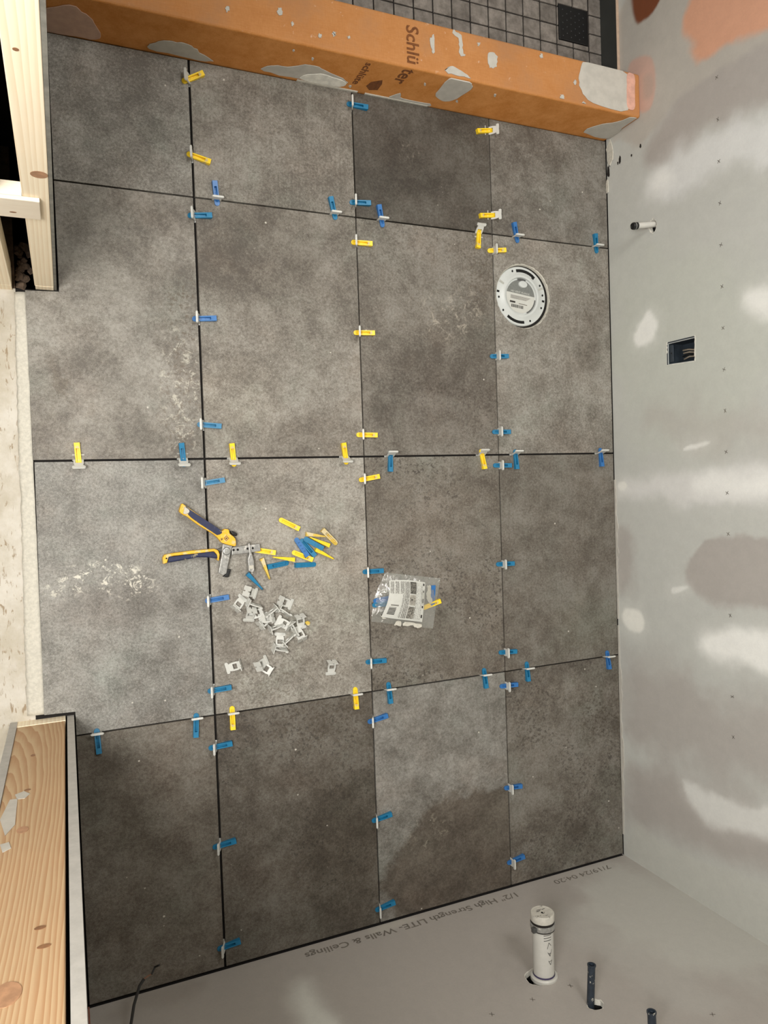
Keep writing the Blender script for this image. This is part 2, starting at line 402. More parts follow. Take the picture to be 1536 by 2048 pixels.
def film_material():
    t = NT('clear plastic film')
    tr = t.node('ShaderNodeBsdfTransparent'); tr.inputs[0].default_value = (0.93, 0.93, 0.91, 1)
    gl = t.node('ShaderNodeBsdfGlossy'); gl.inputs['Roughness'].default_value = 0.10; gl.inputs[0].default_value = (0.9, 0.9, 0.9, 1)
    df = t.node('ShaderNodeBsdfDiffuse'); df.inputs[0].default_value = lin4((205, 205, 198))
    P = t.pos(); n = t.noise(P, 55, 4, 0.6, 1.0)
    bp = t.node('ShaderNodeBump'); bp.inputs['Strength'].default_value = 0.8; bp.inputs['Distance'].default_value = 0.004; t.put(bp.inputs['Height'], n)
    t.l.new(bp.outputs[0], gl.inputs['Normal'])
    m1 = t.node('ShaderNodeMixShader'); m1.inputs[0].default_value = 0.17; t.l.new(tr.outputs[0], m1.inputs[1]); t.l.new(df.outputs[0], m1.inputs[2])
    m2 = t.node('ShaderNodeMixShader'); m2.inputs[0].default_value = 0.15; t.l.new(m1.outputs[0], m2.inputs[1]); t.l.new(gl.outputs[0], m2.inputs[2])
    t.l.new(m2.outputs[0], t.out.inputs[0])
    return t.m
M['film'] = film_material()

def lettering(txt, size, mat, parent, origin, right, up, normal, width=None, ink=0.0003, bold=0.0):
    """flat printed text, its lower left corner at origin"""
    c = bpy.data.curves.new('lettering', 'FONT'); c.body = txt; c.size = size; c.extrude = ink / 2; c.resolution_u = 3; c.offset = bold
    tmp = bpy.data.objects.new('tmp_text', c); COL.objects.link(tmp)
    bpy.context.view_layer.update()
    me = bpy.data.meshes.new_from_object(tmp.evaluated_get(bpy.context.evaluated_depsgraph_get()))
    bpy.data.objects.remove(tmp); bpy.data.curves.remove(c)
    xs = [v.co.x for v in me.vertices]; w = max(xs) - min(xs)
    s = (width / w) if width else 1.0
    R_, U_, N_ = Vector(right).normalized(), Vector(up).normalized(), Vector(normal).normalized()
    for v in me.vertices:
        v.co = Vector(origin) + R_ * (v.co.x - min(xs)) * s + U_ * v.co.y + N_ * (v.co.z + ink)
    me.materials.clear(); me.materials.append(mat)
    o = bpy.data.objects.new('printed_lettering', me); link(o, parent); return o

# ------------------------------------------------------------------ setting: floor
floor = MB().box((-0.385, YB - 0.02, -0.045), (XW + 0.02, 1.62, -0.0095)).build('floor', M['joint'])
tag(floor, kind='structure')

gx = {1: 0.0028, 2: 0.0018, 3: 0.0016}; gy = {1: 0.0020, 2: 0.0025, 3: 0.0019}
XS = [XL, 0.0, TW, 2 * TW, XW - 0.003]
YS = [YC - 0.003, TH, 0.0, -TH, YB + 0.0055]
LIGHT, DARK, BRN = (178, 172, 158), (84, 74, 62), (150, 138, 122)
TILES = {  # (row, col): material settings; low k towards the plumbing wall also paints in shade
 (0, 0): dict(k=1.08, warm=0.0, mott=0.7, specks=0.5),
 (0, 1): dict(k=0.92, warm=0.6, mott=0.7, specks=0.4, streak=0.35, blobs=[(610, 195, 60, 30, 0, .6, (.72, .70, .68), .8, 'mul')]),
 (0, 2): dict(k=0.40, warm=1.2, mott=0.9, specks=0.4, blobs=[(820, 310, 90, 70, 20, .7, (.72, .70, .68), .8, 'mul'), (815, 305, 26, 22, 0, .5, (150, 142, 128), .35, 'crust')]),
 (0, 3): dict(k=0.78, warm=0.4, mott=0.6, specks=0.5),
 (1, 0): dict(k=0.98, warm=0.3, mott=0.9, specks=0.4, pebble=0.25, blobs=[(372, 620, 34, 70, 0, .5, (92, 82, 70), .75, 'pebble'), (360, 780, 42, 120, 0, .5, (196, 192, 178), .62, 'crust'), (360, 800, 46, 130, 0, .5, (98, 86, 74), .55, 'pebble'), (200, 520, 130, 110, 0, .7, (.80, .79, .77), .7, 'mul'), (118, 760, 9, 50, 20, .5, (.72, .68, .64), .8, 'mul')]),
 (1, 1): dict(k=0.96, warm=0.6, mott=0.9, specks=0.4, blobs=[(520, 480, 170, 130, 0, .7, (.66, .64, .62), .9, 'mul'), (460, 800, 90, 70, 0, .6, (1.22, 1.22, 1.2), .7, 'mul')]),
 (1, 2): dict(k=0.75, warm=0.8, mott=0.7, specks=0.5, pebble=0.45, blobs=[(905, 625, 60, 48, 20, .45, (172, 164, 150), .6, 'crust'), (960, 560, 26, 70, 0, .5, (84, 74, 62), .65, 'pebble'), (880, 800, 130, 70, 0, .7, (.74, .71, .70), .9, 'mul')]),
 (1, 3): dict(k=1.04, warm=0.4, mott=0.6, specks=0.3, pebble=0.35, blobs=[(1185, 580, 24, 50, 0, .5, (84, 74, 62), .55, 'pebble'), (1180, 690, 20, 55, 0, .5, (.75, .72, .70), .8, 'mul')]),
 (2, 0): dict(k=1.08, warm=-0.5, mott=0.6, specks=0.6, blobs=[(190, 1160, 90, 28, 10, .35, (214, 210, 197), .85, 'crust'), (265, 1172, 48, 24, 0, .35, (214, 210, 197), .85, 'crust'), (230, 1210, 110, 42, 0, .6, (.84, .81, .80), .8, 'mul')]),
 (2, 1): dict(k=1.26, warm=0.3, mott=0.6, specks=0.5, pebble=0.5, blobs=[(650, 1210, 80, 110, 0, .7, (1.16, 1.16, 1.14), .7, 'mul'), (560, 1360, 130, 40, 0, .5, (90, 80, 68), .5, 'pebble')]),
 (2, 2): dict(k=0.70, warm=1.1, mott=0.6, specks=0.5, pebble=0.8),
 (2, 3): dict(k=0.64, warm=1.0, mott=0.7, specks=0.6, streak=0.2, blobs=[(1180, 1250, 60, 60, 0, .7, (.88, .94, .90), .8, 'mul')]),
 (3, 0): dict(k=0.64, warm=1.3, mott=0.5, specks=0.4),
 (3, 1): dict(k=0.50, warm=1.4, mott=0.7, specks=0.4, pebble=0.7, blobs=[(650, 1440, 110, 46, 0, .5, (70, 62, 52), .75, 'pebble'), (690, 1690, 80, 140, 0, .6, (.70, .68, .64), .85, 'mul')]),
 (3, 2): dict(k=0.93, warm=-0.1, mott=0.5, specks=0.4, blobs=[(960, 1730, 165, 155, 0, .06, (.56, .50, .45), 1.0, 'big'), (860, 1660, 40, 40, 0, .5, (165, 158, 142), .35, 'crust')]),
 (3, 3): dict(k=0.64, warm=1.0, mott=0.8, specks=0.5, pebble=0.7, blobs=[(1200, 1430, 45, 60, 0, .6, (66, 60, 50), .75, 'pebble'), (1130, 1390, 60, 30, 0, .6, (1.2, 1.2, 1.2), .6, 'mul')]),
}
HOLE = (0.907, 0.4468, 0.0905)
for (r, c), kw in TILES.items():
    x0 = XS[c] + (gx[c] if c else 0.003); x1 = XS[c + 1] - (gx[c + 1] if c < 3 else 0.0)
    y1 = YS[r] - (gy[r] if r else 0.0); y0 = YS[r + 1] + (gy[r + 1] if r < 3 else 0.0)
    poly = [(x0, y0), (x1, y0), (x1, y1), (x0, y1)]
    if (r, c) == (1, 0):   # notched round the pocket frame
        poly = [(-0.3655, y0), (x1, y0), (x1, y1), (x0, y1), (x0, 0.3685), (-0.3655, 0.3665)]
    if (r, c) == (2, 0):
        poly = [(-0.305, y0), (x1, y0), (x1, y1), (-0.3635, y1), (-0.3675, -0.5535), (-0.305, -0.5555)]
    if (r, c) == (3, 0):
        poly[0] = (-0.3035, y0); poly[3] = (-0.305, y1)
    dz = random.uniform(-0.0004, 0.0004)
    mb = MB()
    if (r, c) == (1, 3):   # cut out for the toilet flange
        cx, cy, rad = HOLE; N = 72; inner = []; outer = []
        angs = sorted([2 * math.pi * k / N for k in range(N)] + [math.atan2(py - cy, px - cx) % (2 * math.pi) for px, py in poly])
        for a in angs:
            ca, sa = math.cos(a), math.sin(a)
            tt = min([((x1 if ca > 0 else x0) - cx) / ca if abs(ca) > 1e-9 else 9, ((y1 if sa > 0 else y0) - cy) / sa if abs(sa) > 1e-9 else 9])
            jr = rad + random.uniform(-0.0012, 0.0012)
            inner.append((cx + jr * ca, cy + jr * sa)); outer.append((cx + tt * ca, cy + tt * sa))
        n = len(angs)
        vs_ = [(x, y, dz) for x, y in outer] + [(x, y, dz) for x, y in inner] + [(x, y, -0.009) for x, y in inner] + [(x, y, -0.009) for x, y in outer]
        fs_ = []
        for i in range(n):
            j = (i + 1) % n
            fs_ += [(i, j, n + j, n + i), (n + i, n + j, 2 * n + j, 2 * n + i), (3 * n + i, 3 * n + j, j, i)]
        mb.add(vs_, fs_)
    else:
        mb.prism([(x, y, -0.009) for x, y in poly], (0, 0, 0.009 + dz))
    mb.build('floor_tile', tile_material('tile print', r * 4 + c + 1.0, **kw), floor)

# hall subfloor and the pale transition strip at the door
sub = MB().box((-2.0, -1.7, -0.05), (-0.372, 1.7, -0.012)).build('subfloor', M['subfloor']); tag(sub, kind='structure')
def edge_strip():
    mb = MB(); n = 90; rows = 5; vs_ = []; fs_ = []
    for i in range(n + 1):
        y = Y_LO + 0.012 + (Y_UP - 0.008 - Y_LO - 0.012) * i / n
        t = i / n
        xl = -0.402 + 0.014 * t + rng.normal(0, 0.0009); xr = -0.3668 + 0.0012 * t
        for k in range(rows + 1):
            s = k / rows
            z = -0.0095 + 0.0075 * s + (rng.normal(0, 0.0007) if 0.4 < t < 0.85 else rng.normal(0, 0.0003)) + 0.002 * math.sin(s * 3.1)
            vs_.append((xl + (xr - xl) * s, y, z))
    for i in range(n):
        for k in range(rows):
            a = i * (rows + 1) + k; fs_.append((a, a + 1, a + rows + 2, a + rows + 1))
    mb.add(vs_, fs_)
    o = mb.build('trim_1', M['thinset'], None, smooth=True)
    so = o.modifiers.new('thick', 'SOLIDIFY'); so.thickness = 0.003; so.offset = -1
    tag(o, kind='structure')
edge_strip()

# ------------------------------------------------------------------ setting: painted walls (fine grids with holes)
def vnoise(x, y, seed):
    r = np.random.default_rng(seed); G = r.random((64, 64))
    xi = np.floor(x).astype(int); yi = np.floor(y).astype(int); fx = x - xi; fy = y - yi
    fx = fx * fx * (3 - 2 * fx); fy = fy * fy * (3 - 2 * fy)
    g = lambda i, j: G[i % 64, j % 64]
    return (g(xi, yi) * (1 - fx) + g(xi + 1, yi) * fx) * (1 - fy) + (g(xi, yi + 1) * (1 - fx) + g(xi + 1, yi + 1) * fx) * fy
def fbm(x, y, f, seed, o=4):
    s = 0; a = 0.5
    for k in range(o): s = s + a * (vnoise(x * f * 2 ** k, y * f * 2 ** k, seed + k) - 0.5); a *= 0.5
    return s
def sdist(px, py, poly):
    d = np.full(px.shape, 1e9); inside = np.zeros(px.shape, bool); n = len(poly)
    for i in range(n):
        ax, ay = poly[i]; bx, by = poly[(i + 1) % n]; ex, ey = bx - ax, by - ay
        t = np.clip(((px - ax) * ex + (py - ay) * ey) / (ex * ex + ey * ey + 1e-12), 0, 1)
        d = np.minimum(d, np.hypot(px - ax - t * ex, py - ay - t * ey))
        c = ((ay > py) != (by > py)) & (px < (bx - ax) * (py - ay) / (by - ay + 1e-12) + ax)
        inside ^= c
    return np.where(inside, -d, d)

def painted_wall(name, to3d, u0, u1, v0, v1, step, holes, layers, base):
    """layers: (polygon in wall coordinates, colour, soft metres, warp metres, strength)"""
    def round_off(pg):
        for _ in range(2):
            pg = [q for k in range(len(pg)) for q in ((0.75 * pg[k][0] + 0.25 * pg[(k + 1) % len(pg)][0], 0.75 * pg[k][1] + 0.25 * pg[(k + 1) % len(pg)][1]),
                                                     (0.25 * pg[k][0] + 0.75 * pg[(k + 1) % len(pg)][0], 0.25 * pg[k][1] + 0.75 * pg[(k + 1) % len(pg)][1]))]
        return pg
    nu = int((u1 - u0) / step); nv = int((v1 - v0) / step)
    U, V = np.meshgrid(np.linspace(u0, u1, nu + 1), np.linspace(v0, v1, nv + 1), indexing='ij')
    u = U.ravel().copy(); v = V.ravel().copy()
    keep = np.ones(u.shape, bool); dead = np.zeros(u.shape, bool)
    for poly in holes: dead |= sdist(u, v, poly) < 0
    idx = np.arange((nu + 1) * (nv + 1)).reshape(nu + 1, nv + 1)
    q = np.stack([idx[:-1, :-1], idx[1:, :-1], idx[1:, 1:], idx[:-1, 1:]], -1).reshape(-1, 4)
    q = q[~dead[q].all(1)]
    used = np.zeros(u.shape, bool); used[q.ravel()] = True
    for poly in holes:     # pull the ragged grid edge onto the outline of the hole
        sel = np.where(used & dead & (sdist(u, v, poly) < 0))[0]
        for i in sel:
            best = 1e9
            for k in range(len(poly)):
                ax, ay = poly[k]; bx, by = poly[(k + 1) % len(poly)]; ex, ey = bx - ax, by - ay
                t = max(0, min(1, ((u[i] - ax) * ex + (v[i] - ay) * ey) / (ex * ex + ey * ey + 1e-12)))
                d = math.hypot(u[i] - ax - t * ex, v[i] - ay - t * ey)
                if d < best: best, bu, bv = d, ax + t * ex, ay + t * ey
            u[i], v[i] = bu, bv
    col = np.tile(np.array(lin(base)), (len(u), 1))
    for li, (poly, colr, soft, warp, amt) in enumerate(layers):
        wu = u + warp * 4 * fbm(u, v, 11.0, 100 + li); wv = v + warp * 4 * fbm(u, v, 11.0, 300 + li)
        wu = wu + 1.0 * warp * fbm(u, v, 55.0, 500 + li); wv = wv + 1.0 * warp * fbm(u, v, 55.0, 700 + li)
        d = sdist(wu, wv, round_off(poly)); soft = soft * (1.0 + 2.2 * np.clip(0.5 + 2.0 * fbm(u, v, 6.0, 900 + li), 0, 1))
        m = np.clip((soft - d) / (2 * soft), 0, 1); m = m * m * (3 - 2 * m); m2 = np.clip((0.045 - d) / 0.07, 0, 1); m = amt * (0.72 * m + 0.28 * m2 * m2 * (3 - 2 * m2)) if min(colr) > 185 else amt * m
        col = col * (1 - m[:, None]) + np.array(lin(colr)) * m[:, None]
    pts = np.array(to3d(u, v)).T
    me = bpy.data.meshes.new(name)
    me.from_pydata(pts.tolist(), [], q.tolist()); me.update()
    at = me.color_attributes.new('paint', 'FLOAT_COLOR', 'POINT')
    at.data.foreach_set('color', np.concatenate([col, np.ones((len(u), 1))], 1).astype(np.float32).ravel())
    me.materials.append(M['painted'])
    o = bpy.data.objects.new(name, me); COL.objects.link(o); tag(o, kind='structure')
    return o

def wr(pts): return [(p[1], p[2]) for p in (onx(a, b, XW) for a, b in pts)]        # right wall: (y, z)
def wf(pts): return [(p[0], p[2]) for p in (ony(a, b, YB) for a, b in pts)]        # plumbing wall: (x, z)
def ell(cu, cv, ru, rv, n=28, jit=0.0, rot=0.0):
    out = []
    for k in range(n):
        a = 2 * math.pi * k / n; j = 1 + random.uniform(-jit, jit)
        x, y = ru * math.cos(a) * j, rv * math.sin(a) * j
        out.append((cu + x * math.cos(rot) - y * math.sin(rot), cv + x * math.sin(rot) + y * math.cos(rot)))
    return out
MUD, PAPER, MUD_GLARE = (190, 191, 186), (168, 161, 156), (240, 240, 236)
stub_c = onx(1306, 448, XW); STUB_HOLE = ell(stub_c[1] - 0.006, stub_c[2], 0.019, 0.013, 24, 0.12)
EBOX = [(0.2875, 0.2225), (0.2860, 0.3205), (0.2195, 0.3190), (0.2255, 0.2215)]
right_layers = [
    (wr([(1216, 470), (1300, 520), (1536, 480), (1536, 900), (1230, 930)]), (191, 194, 185), 0.05, 0.05, 0.7),
    # bare paper
    (wr([(1300, 270), (1370, 150), (1450, 70), (1680, 10), (1680, 170), (1470, 230), (1380, 290), (1300, 345), (1285, 320)]), PAPER, 0.02, 0.02, 0.85),
    (wr([(1225, 1040), (1262, 1060), (1270, 1190), (1235, 1200)]), PAPER, 0.012, 0.02, 0.7),
    (wr([(1375, 1180), (1385, 1110), (1430, 1068), (1680, 1062), (1680, 1235), (1450, 1215)]), PAPER, 0.008, 0.015, 0.8),
    (wr([(1242, 1300), (1300, 1320), (1380, 1330), (1400, 1400), (1680, 1420), (1680, 1600), (1400, 1560), (1330, 1500), (1250, 1500)]), PAPER, 0.03, 0.03, 0.7),
    (wr([(1250, 1510), (1330, 1540), (1680, 1690), (1680, 1790), (1400, 1720), (1290, 1650), (1255, 1640)]), PAPER, 0.02, 0.02, 0.8),
    (wr([(1250, 820), (1680, 780), (1680, 920), (1330, 900)]), (178, 173, 167), 0.03, 0.04, 0.5),
    # pale compound, with the glare off its smooth patches painted in lighter
    (wr([(1280, 400), (1312, 330), (1400, 270), (1680, 180), (1680, 275), (1420, 345), (1330, 405)]), (220, 221, 220), 0.02, 0.02, 0.8),
    (wr([(1293, 392), (1305, 350), (1335, 342), (1345, 362), (1310, 395)]), MUD_GLARE, 0.012, 0.01, 0.6),
    (wr([(1265, 692), (1270, 662), (1300, 618), (1322, 650), (1318, 678), (1290, 698)]), MUD_GLARE, 0.006, 0.012, 0.85),
    (wr([(1482, 600), (1510, 580), (1680, 575), (1680, 660), (1500, 640)]), MUD_GLARE, 0.012, 0.012, 0.8),
    (wr([(1236, 966), (1260, 955), (1330, 950), (1450, 935), (1680, 925), (1680, 1000), (1390, 1010), (1300, 990), (1240, 990)]), (219, 218, 216), 0.012, 0.012, 0.8),
    (wr([(1380, 965), (1450, 945), (1680, 940), (1680, 990), (1400, 1000)]), MUD_GLARE, 0.012, 0.012, 0.6),
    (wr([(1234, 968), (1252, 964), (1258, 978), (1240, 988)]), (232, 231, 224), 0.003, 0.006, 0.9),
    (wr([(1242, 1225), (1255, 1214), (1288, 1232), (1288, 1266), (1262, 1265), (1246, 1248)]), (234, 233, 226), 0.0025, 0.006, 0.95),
    (wr([(1397, 1268), (1425, 1250), (1680, 1292), (1680, 1350), (1480, 1330), (1402, 1308)]), MUD_GLARE, 0.010, 0.012, 0.9),
    (wr([(1365, 1572), (1385, 1564), (1480, 1610), (1680, 1648), (1680, 1712), (1460, 1662), (1400, 1635)]), (220, 220, 216), 0.008, 0.012, 0.9),
    (wr([(1272, 1650), (1282, 1645), (1330, 1690), (1680, 1815), (1680, 1990), (1400, 1850), (1253, 1712), (1258, 1690)]), (190, 190, 183), 0.006, 0.012, 0.8),
    (wr([(1236, 960), (1228, 1100), (1236, 1230), (1228, 1230), (1222, 960)]), (200, 197, 188), 0.003, 0.004, 0.6),
    (wr([(1340, 1175), (1370, 1168), (1378, 1173), (1345, 1190)]), MUD_GLARE, 0.002, 0.004, 0.6),
    (wr([(1365, 895), (1410, 882), (1424, 886), (1372, 903)]), MUD_GLARE, 0.002, 0.004, 0.7),
    # shower side: pale compound, orange membrane, pink tape
    (wr([(1250, 270), (1215, 290), (1225, 170), (1240, -60), (1680, -60), (1680, 25), (1400, 150), (1300, 270), (1280, 300)]), (182, 177, 169), 0.006, 0.010, 0.95),
    (wr([(1366, 48), (1392, -40), (1680, -60), (1680, 20), (1480, 72), (1402, 126), (1372, 112), (1388, 80)]), (214, 160, 131), 0.006, 0.010, 0.95),
    (wr([(1258, -60), (1340, -60), (1318, 12), (1288, 40), (1268, 54)]), (117, 61, 29), 0.003, 0.004, 0.97),
    (wr([(1252, 130), (1285, 108), (1310, 115), (1310, 212), (1282, 232), (1258, 190)]), (200, 166, 152), 0.003, 0.003, 0.9),
    (wr([(1283, 155), (1306, 150), (1306, 195), (1284, 200)]), (174, 158, 147), 0.006, 0.006, 0.7),
]
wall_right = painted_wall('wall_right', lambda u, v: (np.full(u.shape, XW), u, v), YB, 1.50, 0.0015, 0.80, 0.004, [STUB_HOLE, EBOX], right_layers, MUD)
MB().box((XW + 0.002, YB - 0.02, -0.02), (XW + 0.003, 0.2, 0.81)).box((XW + 0.002, 0.31, -0.02), (XW + 0.003, 0.585, 0.81)).build('drywall_paper_backing', M['drywall_edge'], wall_right)
for ya, yb in ((-0.08, -0.50), (-0.52, -1.16)):
    q = 40; lo_e = [np.array((XW - 0.0004, ya + (yb - ya) * k / q, 0.0008)) for k in range(q + 1)]; hi_e = [np.array((XW - 0.0004, ya + (yb - ya) * k / q, 0.006 + 0.010 * random.random() * math.sin(math.pi * k / q))) for k in range(q, -1, -1)]
    MB().prism(lo_e + hi_e, (-0.0018, 0, 0)).build('filler_bead', M['mud'], wall_right)
MB().box((XW, YB - 0.02, 0.8000), (XW + 0.012, 1.5, 2.44)).box((XW, 1.50, -0.02), (XW + 0.012, 2.1, 2.44)).build('upper_wall', M['upper_board'], wall_right)

drain_c = ony(1088, 1952, YB); supply_c = ony(1181, 2008, YB); supply2_c = np.array([supply_c[0] + 0.004, YB, supply_c[2] + 0.184])
DRAIN_HOLE = ell(drain_c[0] - 0.006, drain_c[2] - 0.002, 0.038, 0.031, 26, 0.05)
SUP_HOLE = ell(supply_c[0] + 0.008, supply_c[2] + 0.006, 0.0185, 0.016, 20, 0.08)
SUP2_HOLE = ell(supply2_c[0] + 0.004, supply2_c[2] + 0.006, 0.0185, 0.016, 20, 0.08)
front_layers = [
    (wf([(1255, 1712), (1190, 1745), (1150, 1810), (1260, 1900), (1420, 1960), (1560, 1960), (1560, 1850)]), (190, 189, 182), 0.03, 0.03, 0.8),
    (wf([(1110, 1800), (1180, 1830), (1320, 1930), (1500, 2020), (1400, 2040), (1230, 1950), (1120, 1860)]), (181, 178, 172), 0.02, 0.02, 0.6),
    (wf([(585, 1985), (605, 1960), (640, 1995), (700, 2080), (610, 2080)]), (212, 212, 205), 0.014, 0.010, 0.9),
    (wf([(200, 2020), (330, 1975), (420, 1955), (400, 1990), (260, 2040)]), (154, 147, 139), 0.010, 0.015, 0.6),
    (wf([(740, 1855), (830, 1830), (840, 1838), (760, 1866), (735, 1870)]), (187, 182, 172), 0.004, 0.006, 0.7),
]
wall_front = painted_wall('wall_front', lambda u, v: (u, np.full(u.shape, YB), v), -0.33, XW, 0.003, 0.78, 0.004, [DRAIN_HOLE, SUP_HOLE, SUP2_HOLE], front_layers, (172, 166, 160))
MB().box((-0.33, YB - 0.004, -0.012), (XW, YB - 0.003, 0.05)).build('dark_gap', M['joint'], wall_front)
MB().box((XW + 0.0012, YB, -0.012), (XW + 0.0018, YC, 0.03)).build('dark_gap', M['joint'], wall_right)
MB().box((-0.33, YB - 0.012, 0.7800), (XW, YB, 2.44)).build('upper_wall', M['upper_board'], wall_front)

def hole_rim(parent, poly, to3d, depth, mat=M['gypsum'], grow=0.0012):
    """the broken gypsum thickness of the board round a hole, and the dark cavity behind"""
    n = len(poly); cu = sum(p[0] for p in poly) / n; cv = sum(p[1] for p in poly) / n
    vs_ = []; fs_ = []
    for k, (a, b) in enumerate(poly):
        j = random.uniform(-0.0006, 0.0012); L_ = math.hypot(a - cu, b - cv)
        o1 = 1 + (grow + j) / L_; o0 = 1 + 0.0002 / L_
        vs_ += [to3d(cu + (a - cu) * o1, cv + (b - cv) * o1, -0.0007), to3d(cu + (a - cu) * o0, cv + (b - cv) * o0, -0.0004), to3d(cu + (a - cu) * o0, cv + (b - cv) * o0, depth)]
    for k in range(n):
        a, b = 3 * k, 3 * ((k + 1) % n); fs_ += [(a, b, b + 1, a + 1), (a + 1, b + 1, b + 2, a + 2)]
    MB().add(vs_, fs_).build('board_edge', mat, parent, smooth=True)
    m = MB(); m.add([to3d(cu + (a - cu) * 1.02, cv + (b - cv) * 1.02, depth) for a, b in poly] + [to3d(cu + (a - cu) * 1.02, cv + (b - cv) * 1.02, depth + 0.05) for a, b in poly],
                    [tuple(range(n, 2 * n))] + [(k, (k + 1) % n, n + (k + 1) % n, n + k) for k in range(n)])
    m.build('cavity', M['hole'], parent)
R3 = lambda u, v, d: (XW + d, u, v)
F3 = lambda u, v, d: (u, YB - d, v)
hole_rim(wall_right, STUB_HOLE, R3, 0.012)
for h in (DRAIN_HOLE, SUP_HOLE, SUP2_HOLE): hole_rim(wall_front, h, F3, 0.012)

# printed marks and lettering on the boards
def star(parent, c3, e1, e2, nrm, s=0.006, k=0):
    m = MB(); r_ = random.Random(k)
    for a in (0.6 + r_.uniform(-.3, .3), 2.2 + r_.uniform(-.3, .3)):
        d = np.array(e1) * math.cos(a) + np.array(e2) * math.sin(a); p = -np.array(e1) * math.sin(a) + np.array(e2) * math.cos(a)
        c = np.array(c3) + np.array(nrm) * 0.0003
        m.prism([c - d * s - p * .0007, c + d * s - p * .0007, c + d * s + p * .0007, c - d * s + p * .0007], np.array(nrm) * 0.0002)
    m.build('printed_mark', M['print_grey'], parent)
for k in range(17):
    y = 0.9021 - 0.1026 * k
    if k == 12 or k == 14: continue
    star(wall_right, (XW, y, 0.406 + 0.0006 * k), (0, 1, 0), (0, 0, 1), (-1, 0, 0), 0.0055, k)
for x in (0.4906, 0.5954, 0.6976): star(wall_front, (x, YB, 0.4125), (1, 0, 0), (0, 0, 1), (0, 1, 0), 0.006, int(x * 99))
star(wall_front, (0.9092, YB, 0.618), (1, 0, 0), (0, 0, 1), (0, 1, 0), 0.006, 3)
lettering('1/2" High Strength LITE- Walls & Ceilings', 0.031, M['print_grey'], wall_front, (0.800, YB, 0.030), (-1, 0, 0), (0, 0, 1), (0, 1, 0), width=0.612, bold=0.0003)
lettering('7/19/24 04:20', 0.028, M['print_grey'], wall_front, (1.128, YB, 0.028), (-1, 0, 0), (0, 0, 1), (0, 1, 0), width=0.197)
# torn, unfilled corner by the curb
for i, (u, v, a, b) in enumerate([(1218, 318, 5, 16), (1217, 345, 3, 12), (1240, 320, 3, 8), (1263, 311, 2, 3), (1281, 292, 2, 4), (1236, 326, 1.5, 4)]):
    c = onx(u, v, XW); pts = [onx(u + a * math.cos(t) * random.uniform(.6, 1.2), v + b * math.sin(t) * random.uniform(.6, 1.2), XW) + np.array([-0.0003, 0, 0]) for t in np.linspace(0, 2 * math.pi, 12)[:-1]]
    MB().prism(pts, (-0.0002, 0, 0)).build('gouge', M['dark_inside'], wall_right)
for (u, v, a, b) in [(1221, 305, 7, 26), (1216, 372, 3, 14)]:
    pts = [onx(u + a * math.cos(t) * random.uniform(.6, 1.2), v + b * math.sin(t) * random.uniform(.7, 1.2), XW) + np.array([-0.001, 0, 0]) for t in np.linspace(0, 2 * math.pi, 14)[:-1]]
    MB().prism(pts, (-0.0035, 0, 0)).build('plaster_crumb', M['thinset'], wall_right, bevel=0.001)

# ------------------------------------------------------------------ setting: ceiling, far walls, hall
tag(MB().box((-2.0, -1.72, 2.44), (XW + 0.02, 2.12, 2.46)).build('ceiling', M['paint_white']), kind='structure')
tag(MB().box((XL - 0.15, 2.10, -0.05), (XW + 0.02, 2.12, 2.44)).build('wall_back', M['paint_white']), kind='structure')
tag(MB().box((-2.02, -1.72, -0.05), (-2.0, 2.12, 2.44)).build('wall_hall', M['paint_white']), kind='structure')
tag(MB().box((-2.0, -1.74, -0.05), (-0.30, -1.72, 2.44)).build('wall_hall', M['paint_white']), kind='structure')
tag(MB().box((-2.0, 1.7, -0.05), (-0.45, 1.72, 2.44)).build('wall_hall', M['paint_white']), kind='structure')

# door wall, hinge end: stud with board on both faces
wl = empty('wall_left', (-0.37, Y_LO, 0)); tag(wl, kind='structure')
def wpart(name, a, b, mat, **kw):
    m = MB().box(a, b); m.v = [(x + 0.37, y - Y_LO, z) for x, y, z in m.v]; return m.build(name, mat, wl, **kw)
wpart('stud', (-0.4205, Y_LO - 0.038, 0.028), (-0.3266, Y_LO, 2.05), M['fir'], bevel=0.0015)
wpart('sole_plate', (-0.4215, YB, -0.012), (-0.3255, Y_LO + 0.001, 0.028), M['pine'])
wpart('drywall_board', (-0.3222, -1.70, -0.008), (-0.3081, Y_LO + 0.0005, 2.44), M['drywall_edge'])
wpart('drywall_board', (-0.4350, -1.70, -0.008), (-0.4205, Y_LO + 0.002, 2.44), M['drywall_edge'])
wpart('cavity', (-0.4205, -1.70, 0.03), (-0.3222, Y_LO - 0.039, 2.44), M['dark_inside'])
wpart('header', (-0.4205, Y_LO - 0.038, 2.05), (-0.3085, Y_UP + 0.05, 2.44), M['pine'])
wpart('header_board', (-0.3085, Y_LO, 2.05), (-0.302, Y_UP, 2.44), M['drywall_edge'])
def disc_mark(parent, c, e1, e2, nrm, a, b, mat, name='knot', off=(0, 0, 0), n=22):
    c = np.array(c) - np.array(off)
    m = MB(); m.prism([c + np.array(nrm) * .0002 + np.array(e1) * a * math.cos(t) + np.array(e2) * b * math.sin(t) for t in np.linspace(0, 2 * math.pi, n + 1)[:-1]], np.array(nrm) * 0.0003)
    return m.build(name, mat, parent)
wo = (-0.37, Y_LO, 0)
for u, v, a, b, mt in [(66, 1511, .004, .006, 'knot_dark'), (55, 1580, .005, .004, 'knot_dark'), (80, 1856, .006, .004, 'knot_dark'), (88, 1893, .007, .004, 'knot_dark'), (12, 1990, .014, .020, 'knot'), (45, 1660, .008, .012, 'knot')]:
    disc_mark(wl, ony(u, v, Y_LO), (1, 0, 0), (0, 0, 1), (0, 1, 0), a, b, M[mt], off=wo)
